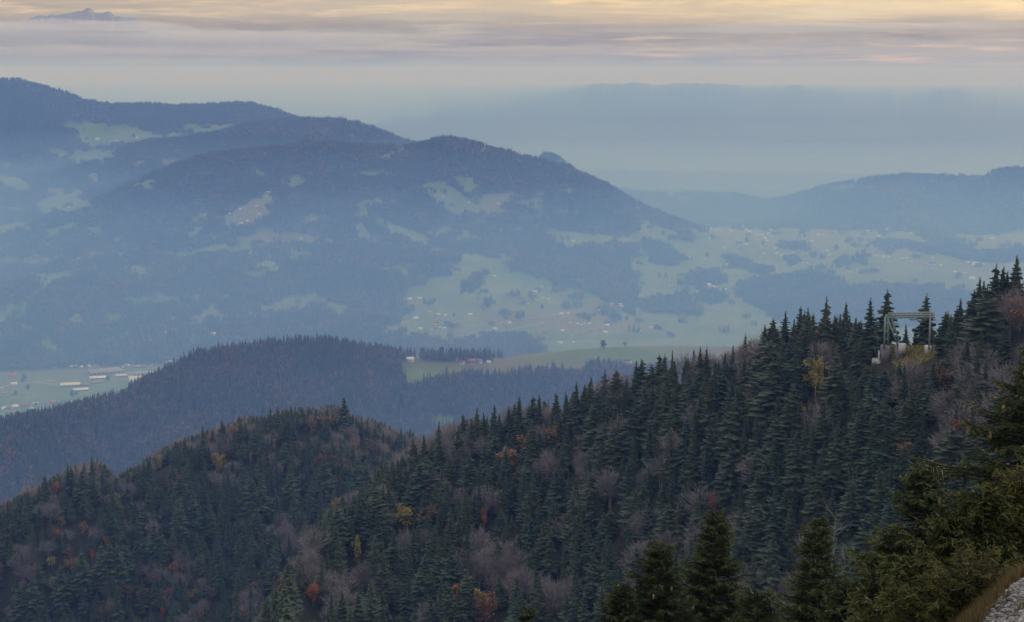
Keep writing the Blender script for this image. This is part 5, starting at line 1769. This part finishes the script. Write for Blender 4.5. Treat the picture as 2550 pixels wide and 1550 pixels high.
CONE = cone_mesh()
near_firs = [  # tip x, y, distance, radius, power, cones, brighter tips, label
    (1780, 1268, 60, 3.7, 0.76, 0, 1.0, 'pointed young spruce in the foreground with its tip below the small orange tree'),
    (2035, 1288, 54, 3.2, 0.78, 0, 1.15, 'pale-tipped young spruce in the lower middle foreground, beside a dead grey twig'),
    (2300, 1148, 46, 2.8, 0.68, 2, 1.1, 'full bushy spruce in the right foreground left of the cone-hung tree'),
    (2570, 850, 42, 4.0, 0.78, 26, 0.8, 'large dark spruce hung with tan cones at the right edge'),
    (1640, 1350, 57, 2.9, 0.58, 14, 0.85, 'round-topped dark spruce with brown cones, left of the pointed one'),
    (1548, 1448, 56, 2.3, 0.62, 9, 0.8, 'lowest dark spruce with orange-brown cones at the left of the foreground group'),
    (2225, 1320, 43, 2.2, 0.62, 0, 1.35, 'small spruce with yellowish bough ends in front of the bushy one'),
    (2585, 1120, 31, 1.5, 0.85, 0, 1.2, 'slim spruce at the right edge above the gravel bank'),
    (1312, 1508, 66, 2.4, 0.75, 0, 1.0, 'single spruce top just showing at the bottom edge'),
    (1890, 1465, 46, 2.4, 0.62, 0, 0.9, 'low dark spruce between the two pointed foreground spruces'),
    (2120, 1440, 42, 2.1, 0.62, 0, 1.0, 'low spruce in front of the pale-tipped one, bottom right'),
]
for k, (px_, py_, r_, rad, pw, nc, tb, lab) in enumerate(near_firs):
    b = ground(px_, r_, 1400)
    top = CZ + float(sight(px_, py_)[1]) * r_
    H = max(3.0, top - b.z)
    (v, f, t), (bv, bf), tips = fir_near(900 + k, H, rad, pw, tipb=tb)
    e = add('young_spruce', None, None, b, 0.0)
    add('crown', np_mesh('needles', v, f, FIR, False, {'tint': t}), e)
    tv, tf = tube([(0, 0, -0.6), (0, 0, H * .5), (0, 0, H * .97)], [0.05 + H * 0.011, 0.03 + H * 0.006, 0.012], 7)
    tr = add('trunk', np_mesh('trunk', tv, tf, BARK, True), e)
    add('boughs', np_mesh('boughs', bv, bf, BARK, True), tr)
    if nc:
        # cones hang from the upper boughs
        ty = np.array(tips)
        sel = np.where(ty[:, 2] > H * 0.35)[0]
        side = ty[sel, 1] < 0.25 * rad
        if px_ > 2500:
            side &= ty[sel, 0] < 0.2
        sel = sel[side]
        np.random.default_rng(k).shuffle(sel)
        for j in sel[:nc]:
            c = add('cone', CONE, e, tuple(ty[j] * np.array((1.08, 1.08, 1)) + np.array((0, -0.12, -0.05))), random.random() * 6)
            c.scale = (1.7, 1.7, 1.4)
    prop(e, lab, 'spruce')

# low bushes and small conifers on the bank: mountain pine with upswept twigs
def bush(seed, R_, H, n=900, wid=0.010, ln=0.075):
    g = np.random.default_rng(seed)
    m = 70
    c = g.normal(size=(m, 3)); c[:, 2] = np.abs(c[:, 2]); c /= np.linalg.norm(c, axis=1)[:, None]
    c *= (0.45 + 0.55 * g.random(m) ** .5)[:, None] * np.array((R_, R_, H))
    k = g.integers(0, m, n)
    q = c[k] + g.normal(0, 1, (n, 3)) * np.array((0.13 * R_, 0.13 * R_, 0.10 * H))
    q[:, 2] = np.maximum(q[:, 2], -0.1)
    d = (q - np.array((0, 0, -H * 0.4))) / max(R_, H) + np.array((0, 0, .55)) + g.normal(0, .4, (n, 3))
    d /= np.linalg.norm(d, axis=1)[:, None]
    s = np.cross(d, g.normal(size=(n, 3))); s /= np.linalg.norm(s, axis=1)[:, None] + 1e-9
    L = ln * g.uniform(.6, 1.4, n)[:, None]
    V = np.concatenate([q - s * wid, q + s * wid, q + d * L + s * wid * .3, q + d * L - s * wid * .3], 1).reshape(-1, 3)
    F = np.arange(4 * n).reshape(-1, 4)
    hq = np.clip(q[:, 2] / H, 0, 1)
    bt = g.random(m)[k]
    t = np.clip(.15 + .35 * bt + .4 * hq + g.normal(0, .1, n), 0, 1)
    sp_ = [tube([(0, 0, -.2), tuple(x * .5), tuple(x * .9)], [.03, .018, .006], 3) for x in c[:12]]
    return (V, F, np.repeat(t, 4)), join(sp_)


REDM = leaf_mat('red_twigs', (0.10, 0.045, 0.03), (0.24, 0.12, 0.075), (0.18, 0.11, 0.06), 0.5)
BUSHG = []
for s_, (h_, r_, pw_) in enumerate(((2.0, 1.15, 0.5), (2.6, 1.0, 0.6), (1.5, 1.35, 0.4))):
    (v, f, t), (bv, bf), _t = fir_near(950 + s_, h_, r_, pw_, step=0.26, up=0.35, twigs=11, tipb=1.05)
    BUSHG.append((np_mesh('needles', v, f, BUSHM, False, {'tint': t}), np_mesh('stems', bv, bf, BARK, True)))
RB = bush(960, 0.8, 0.55, 2600, 0.005, 0.13)
BUSHR = (np_mesh('twigs', RB[0][0], RB[0][1], REDM, False, {'tint': RB[0][2]}), np_mesh('stems', RB[1][0], RB[1][1], BARK, True))
bushes = [  # x, y of the foot in the photo, distance, kind, scale, label
    (2120, 1560, 36, 0, 1.3, 'dark low pine bush at the bottom edge right of the middle'), (2190, 1545, 33, 1, 1.2, 'low pine bush under the yellowish spruce'), (2255, 1545, 31, 2, 1.15, 'wide pine bush at the bottom of the right bank'),
    (2320, 1545, 28, 0, 1.1, 'olive pine bush beside the gravel'), (2370, 1510, 28, 1, 1.0, 'upright pine bush left of the gravel'), (2310, 1470, 33, 2, 1.2, 'spreading pine bush on the middle of the bank'),
    (2390, 1455, 31, 0, 1.05, 'pine bush halfway up the bank'), (2440, 1425, 28, 1, 0.95, 'pine bush by the reddish shrub'), (2380, 1400, 36, 2, 1.2, 'bright green pine bush below the cone-hung spruce'),
    (2450, 1375, 34, 0, 1.05, 'pine bush under the cone-hung spruce'), (2520, 1365, 29, 1, 0.9, 'pine bush at the top of the bank'), (2250, 1440, 38, 1, 1.2, 'pine bush at the foot of the bushy spruce'),
    (2060, 1545, 42, 2, 1.2, 'wide low bush at the bottom edge below the pale-tipped spruce'), (1990, 1560, 46, 0, 1.3, 'small yellowish bush at the bottom edge'), (2330, 1420, 38, 0, 1.2, 'tall pine bush right of the bushy spruce'),
    (2545, 1340, 33, 2, 1.0, 'pine bush at the right edge above the bank'), (2420, 1500, 25, 2, 0.6, 'small bush in the orange grass by the gravel'),
    (2285, 1500, 30, 1, 0.9, 'narrow bush between the wide bush and the olive one'), (2350, 1545, 25.5, 2, 0.75, 'low bush where the gravel ends at the bottom edge'), (2415, 1395, 33, 2, 1.0, 'low bush left of the one under the cone-hung spruce'),
    (2480, 1400, 29, 0, 0.8, 'bush right behind the reddish shrub'), (2200, 1480, 37, 0, 1.2, 'dark bush left of the spreading bank bush'), (2150, 1500, 39, 1, 1.2, 'upright bush by the low spruce, bottom right'),
    (2290, 1400, 41, 1, 1.2, 'upright bush close behind the bushy spruce'), (2350, 1360, 40, 1, 1.1, 'bush left of the trunk of the cone-hung spruce'), (2440, 1470, 26.5, 2, 0.7, 'small bush on the orange grass above the gravel')]
for x, y, r_, kd, s, lab in bushes:
    p = ground(x, r_, y)
    # bushes fill the bank up to where the photo shows their tops
    e = add('pine_bush', None, None, p, random.random() * 6, (s, s, s))
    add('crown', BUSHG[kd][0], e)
    add('stem', BUSHG[kd][1], e)
    prop(e, lab, 'bush')
for x, y, r_, s, lab in ((2490, 1425, 26.0, 0.7, 'reddish bare shrub on top of the bank above the gravel'), (2360, 1430, 33, 0.8, 'brownish shrub among the pine bushes')):
    e = add('bare_shrub', None, None, ground(x, r_, y), random.random() * 6, s)
    add('crown', BUSHR[0], e)
    add('stem', BUSHR[1], e)
    prop(e, lab, 'shrub')
# a dead grey twig top behind the pale-tipped spruce
dv = [tube([(0, 0, 0), (0.15, 0, 2.0), (0.25, 0, 3.6)], [0.035, 0.02, 0.006], 4)]
gd = np.random.default_rng(970)
for k in range(14):
    z0 = gd.uniform(0.8, 3.3)
    a = gd.random() * 6.28
    l = gd.uniform(0.4, 1.1)
    dv.append(tube([(0.07 * z0, 0, z0), (0.07 * z0 + math.cos(a) * l * .6, math.sin(a) * l * .6, z0 + l * .25), (0.07 * z0 + math.cos(a) * l, math.sin(a) * l, z0 + l * .6)], [0.014, 0.01, 0.004], 3))
dvv, dff = join(dv)
tp = at(2068, 1272, 57)
base = ground(2068, 57, 1300)
dt = add('dead_tree', None, None, base, 0.4)
tvv, tff = tube([(0, 0, -0.5), (0, 0, tp.z - base.z - 3.6)], [0.09, 0.035], 5)
add('trunk', np_mesh('trunk', tvv, tff, BARK_GREY, True), dt)
add('branches', np_mesh('branches', dvv, dff, simple('dead_wood', (0.32, 0.30, 0.28), 0.9)), dt).location = (0, 0, tp.z - base.z - 3.6)
prop(dt, 'dead grey leafless tree top behind the pale-tipped spruce', 'dead tree')

# gravel of the bank
gg = np.random.default_rng(990)
ico = np.array([(0, 0, 1), (.894, 0, .447), (.276, .851, .447), (-.724, .526, .447), (-.724, -.526, .447), (.276, -.851, .447), (.724, .526, -.447), (-.276, .851, -.447), (-.894, 0, -.447), (-.276, -.851, -.447), (.724, -.526, -.447), (0, 0, -1)])
icf = np.array([(0, 1, 2), (0, 2, 3), (0, 3, 4), (0, 4, 5), (0, 5, 1), (1, 6, 2), (2, 7, 3), (3, 8, 4), (4, 9, 5), (5, 10, 1), (6, 7, 2), (7, 8, 3), (8, 9, 4), (9, 10, 5), (10, 6, 1), (11, 7, 6), (11, 8, 7), (11, 9, 8), (11, 10, 9), (11, 6, 10)])
Vs, Fs, Ts, off = [], [], [], 0
tries = 0
while off < 12 * 11000 and tries < 60000:
    tries += 1
    px_, r_ = gg.uniform(2340, 2760), gg.uniform(11, 24.0)
    p = ground(px_, r_, 1500)
    X_, Y_ = to_px(p.x, p.y, p.z)
    e_ = X_ - (2437 + (1550 - Y_) * 0.84) + gg.normal(0, 9)
    if e_ < 0 and gg.random() > 0.35 * math.exp(e_ / 25):
        continue
    s = 0.011 + 0.03 * gg.random() ** 3
    v = ico * (1 + gg.normal(0, .22, (12, 1))) * np.array((1.2, 0.95, 0.7)) * s
    a = gg.random() * 6.28
    v = v @ np.array(((math.cos(a), -math.sin(a), 0), (math.sin(a), math.cos(a), 0), (0, 0, 1)))
    Vs.append(v + np.array((p.x, p.y, p.z + s * .35))); Fs.append(icf + off); Ts.append(np.full(12, gg.random())); off += 12
STONE = leaf_mat('gravel_stone', (0.09, 0.085, 0.08), (0.40, 0.385, 0.36), (0.3, 0.27, 0.24), 0.0)
if Vs:
    prop(add('gravel', np_mesh('gravel', np.concatenate(Vs), np.concatenate(Fs), STONE, False, {'tint': np.concatenate(Ts)})), label='loose grey gravel of the bank in the lower right corner', kind='stuff')
# dry grass along the gravel edge
DRY = leaf_mat('dry_grass', (0.07, 0.06, 0.025), (0.24, 0.17, 0.07), (0.16, 0.13, 0.05), 0.3)
pts = []
for k in range(2600):
    px_, r_ = gg.uniform(2330, 2700), gg.uniform(15, 30.0)
    p = ground(px_, r_, 1500)
    X_, Y_ = to_px(p.x, p.y, p.z)
    e = X_ - (2437 + (1550 - Y_) * 0.84)
    if -60 < e < 8 and gg.random() < 0.6 or (e >= 12 and gg.random() < 0.03) or r_ > 23:
        pts.append(p)
v, f, t = tufts(pts, 0.2, 0.012, 15, 24)
prop(add('grass', np_mesh('grass', v, f, DRY, False, {'tint': t})), label='orange-brown dry grass along the edge of the gravel bank', kind='stuff')
# ------------------------------------------------------------------ the air
def volume_mat(name, color, density, aniso=0.0):
    m = bpy.data.materials.new(name)
    m.use_nodes = True
    n, l = m.node_tree.nodes, m.node_tree.links
    n.clear()
    v = n.new('ShaderNodeVolumePrincipled')
    v.inputs['Color'].default_value = (*color, 1)
    v.inputs['Absorption Color'].default_value = (1, 1, 1, 1)
    v.inputs['Density'].default_value = density
    v.inputs['Anisotropy'].default_value = aniso
    out = n.new('ShaderNodeOutputMaterial')
    l.new(v.outputs[0], out.inputs['Volume'])
    m.cycles.homogeneous_volume = True
    return m


def box_mesh(name, lo, hi, mat):
    x0, y0, z0 = lo
    x1, y1, z1 = hi
    V = [(x0, y0, z0), (x1, y0, z0), (x1, y1, z0), (x0, y1, z0), (x0, y0, z1), (x1, y0, z1), (x1, y1, z1), (x0, y1, z1)]
    F = [(0, 3, 2, 1), (4, 5, 6, 7), (0, 1, 5, 4), (1, 2, 6, 5), (2, 3, 7, 6), (3, 0, 4, 7)]
    return np_mesh(name, V, np.array(F), mat)


HAZE_DENSITY = 1.0e-4
zmin = float(GZ.min())
HAZE_TOP = CZ + 150
haze = add('haze', box_mesh('haze', (-58000, -9000, zmin - 1.0), (58000, 98000, HAZE_TOP), volume_mat('haze_air', (0.22, 0.43, 1.0), HAZE_DENSITY)))
prop(haze, label='pale blue haze filling the air over the valleys', kind='stuff')

# the valleys lie under a layer of denser mist, level like all such layers; slopes and hills rise out of it
for mist_top, mist_density, mist_label in ((CZ - 350, 1.7e-4, 'thin upper blue mist lying level over the valleys'), (CZ - 490, 3.7e-4, 'denser blue mist lying level on the valley floors')):
    mist = add('valley_mist', box_mesh('valley_mist', (-19000, 700, zmin - 0.5), (19000, 11500, mist_top), volume_mat('mist_air', (0.20, 0.43, 1.0), mist_density)))
    prop(mist, label=mist_label, kind='stuff')
# ------------------------------------------------------------------ far snow peak and cloud banks, beyond and above the haze
SNOW = Mat('snow_and_rock')
ge = SNOW.node('ShaderNodeNewGeometry')
sx = SNOW.node('ShaderNodeSeparateXYZ')
SNOW.l.new(ge.outputs['Normal'], sx.inputs[0])
nn = SNOW.math('ADD', sx.outputs[2], SNOW.math('MULTIPLY', SNOW.math('SUBTRACT', SNOW.noise(0.004, 6, 0.65), 0.5), 0.9))
SNOWM = SNOW.color(SNOW.mix(SNOW.ramp(nn, 0.40, 0.75), (0.08, 0.09, 0.105), (0.40, 0.41, 0.43)), 0.9)
PD = 41000.0
prof = zp(0, 0, 4.928, [(250, 380), (330, 250), (400, 205), (450, 192), (500, 171), (560, 195), (640, 166), (700, 178), (760, 165), (870, 150), (970, 118), (1010, 125), (1050, 95), (1090, 78), (1125, 100), (1160, 140), (1250, 150), (1290, 135), (1330, 125), (1365, 140), (1390, 172), (1400, 198), (1460, 190), (1560, 212), (1650, 211), (1720, 240), (1800, 380)])
pxs = np.linspace(prof[0][0], prof[-1][0], 150)
pys = np.interp(pxs, [p[0] for p in prof], [p[1] for p in prof])
rows = 34
zlow = float(sight(200, 80)[1]) * PD
GV = np.zeros((rows, 150, 3))
for j in range(150):
    th, t = sight(pxs[j], pys[j])
    zt = float(t) * PD
    for i in range(rows):
        u = (i / (rows - 1) - 0.5) * 2
        r_ = PD + u * 1500
        drop = abs(u) ** 0.8
        z = zt * (1 - drop) + zlow * drop
        ns = 60 * (1 - (2 * abs(fbm(np.array([pxs[j] / 11.0]), np.array([u * 3.2 + 3]), 55, 4)[0]))) * math.sin(math.pi * min(1, abs(u) * 2.4) * 0.5) * (1 - abs(u)) if abs(u) > 0.01 else 0
        GV[i, j] = (r_ * math.sin(th), r_ * math.cos(th), CZ + z + ns)
idx = np.arange(rows * 150).reshape(rows, 150)
F = np.stack([idx[:-1, :-1], idx[:-1, 1:], idx[1:, 1:], idx[1:, :-1]], -1).reshape(-1, 4)
prop(add('snow_peak', np_mesh('snow_peak', GV.reshape(-1, 3), F, SNOWM, True)), label='snowy jagged peak rising out of the cloud sea, top left', kind='structure')


def cloud(px_, py_, d, wpx, hpx, dens, seed, depth=2600.0, label=''):
    """a flat bank of cloud: one closed lumpy body filled with even mist, thin towards its rim"""
    import bmesh
    bm = bmesh.new()
    bmesh.ops.create_icosphere(bm, subdivisions=5, radius=1.0)
    me = bpy.data.meshes.new('cloud')
    bm.to_mesh(me)
    bm.free()
    n = len(me.vertices)
    v = np.empty(n * 3, np.float32)
    me.vertices.foreach_get('co', v)
    v = v.reshape(-1, 3).astype(float)
    a = fbm(v[:, 0] * 4.5 + seed, v[:, 1] * 2 + v[:, 2] * 1.3, seed, 4) * 0.55 + fbm(v[:, 0] * 15 + seed, v[:, 2] * 4 + v[:, 1] * 3, seed + 5, 4) * 0.34
    v *= np.stack([1 + 0.5 * a, 1 + a * .5, (1 + 1.25 * a) * np.where(v[:, 2] < 0, 0.6, 1.0)], -1)
    v[:, 2] += 0.22 * np.sin(v[:, 0] * 2.2 + seed)
    u = d / FPX
    v *= np.array((wpx * u / 2, depth / 2, hpx * u / 2))
    me.vertices.foreach_set('co', v.astype(np.float32).ravel())
    me.materials.append(volume_mat('cloud_mist', (1, 0.97, 0.93), dens, 0.2))
    p = at(px_, py_, d)
    o = add('cloud', me, None, p, -float(sight(px_, py_)[0]))
    prop(o, label=label, kind='stuff')
    return o


cloud(220, 92, 38500, 1500, 62, 9e-4, 3, 2400, 'broad pale cloud sea around the snowy peak')
cloud(260, 132, 36500, 900, 28, 6e-4, 8, 1800, 'grey lens of cloud above the left ridge')
cloud(2050, 72, 38000, 1150, 26, 6e-4, 13, 1700, 'long dark flat cloud at the upper right')
cloud(1350, 124, 37000, 1250, 22, 4.5e-4, 17, 1500, 'thin grey cloud streak across the middle of the sky')
cloud(1850, 130, 36800, 420, 26, 6e-4, 23, 1300, 'small dark lens cloud right of the middle')
cloud(2300, 120, 39000, 900, 60, 3.0e-4, 29, 2000, 'pinkish grey cloud bank on the right')
cloud(900, 100, 39500, 1100, 60, 2.6e-4, 31, 2000, 'pale grey cloud bank left of the middle')
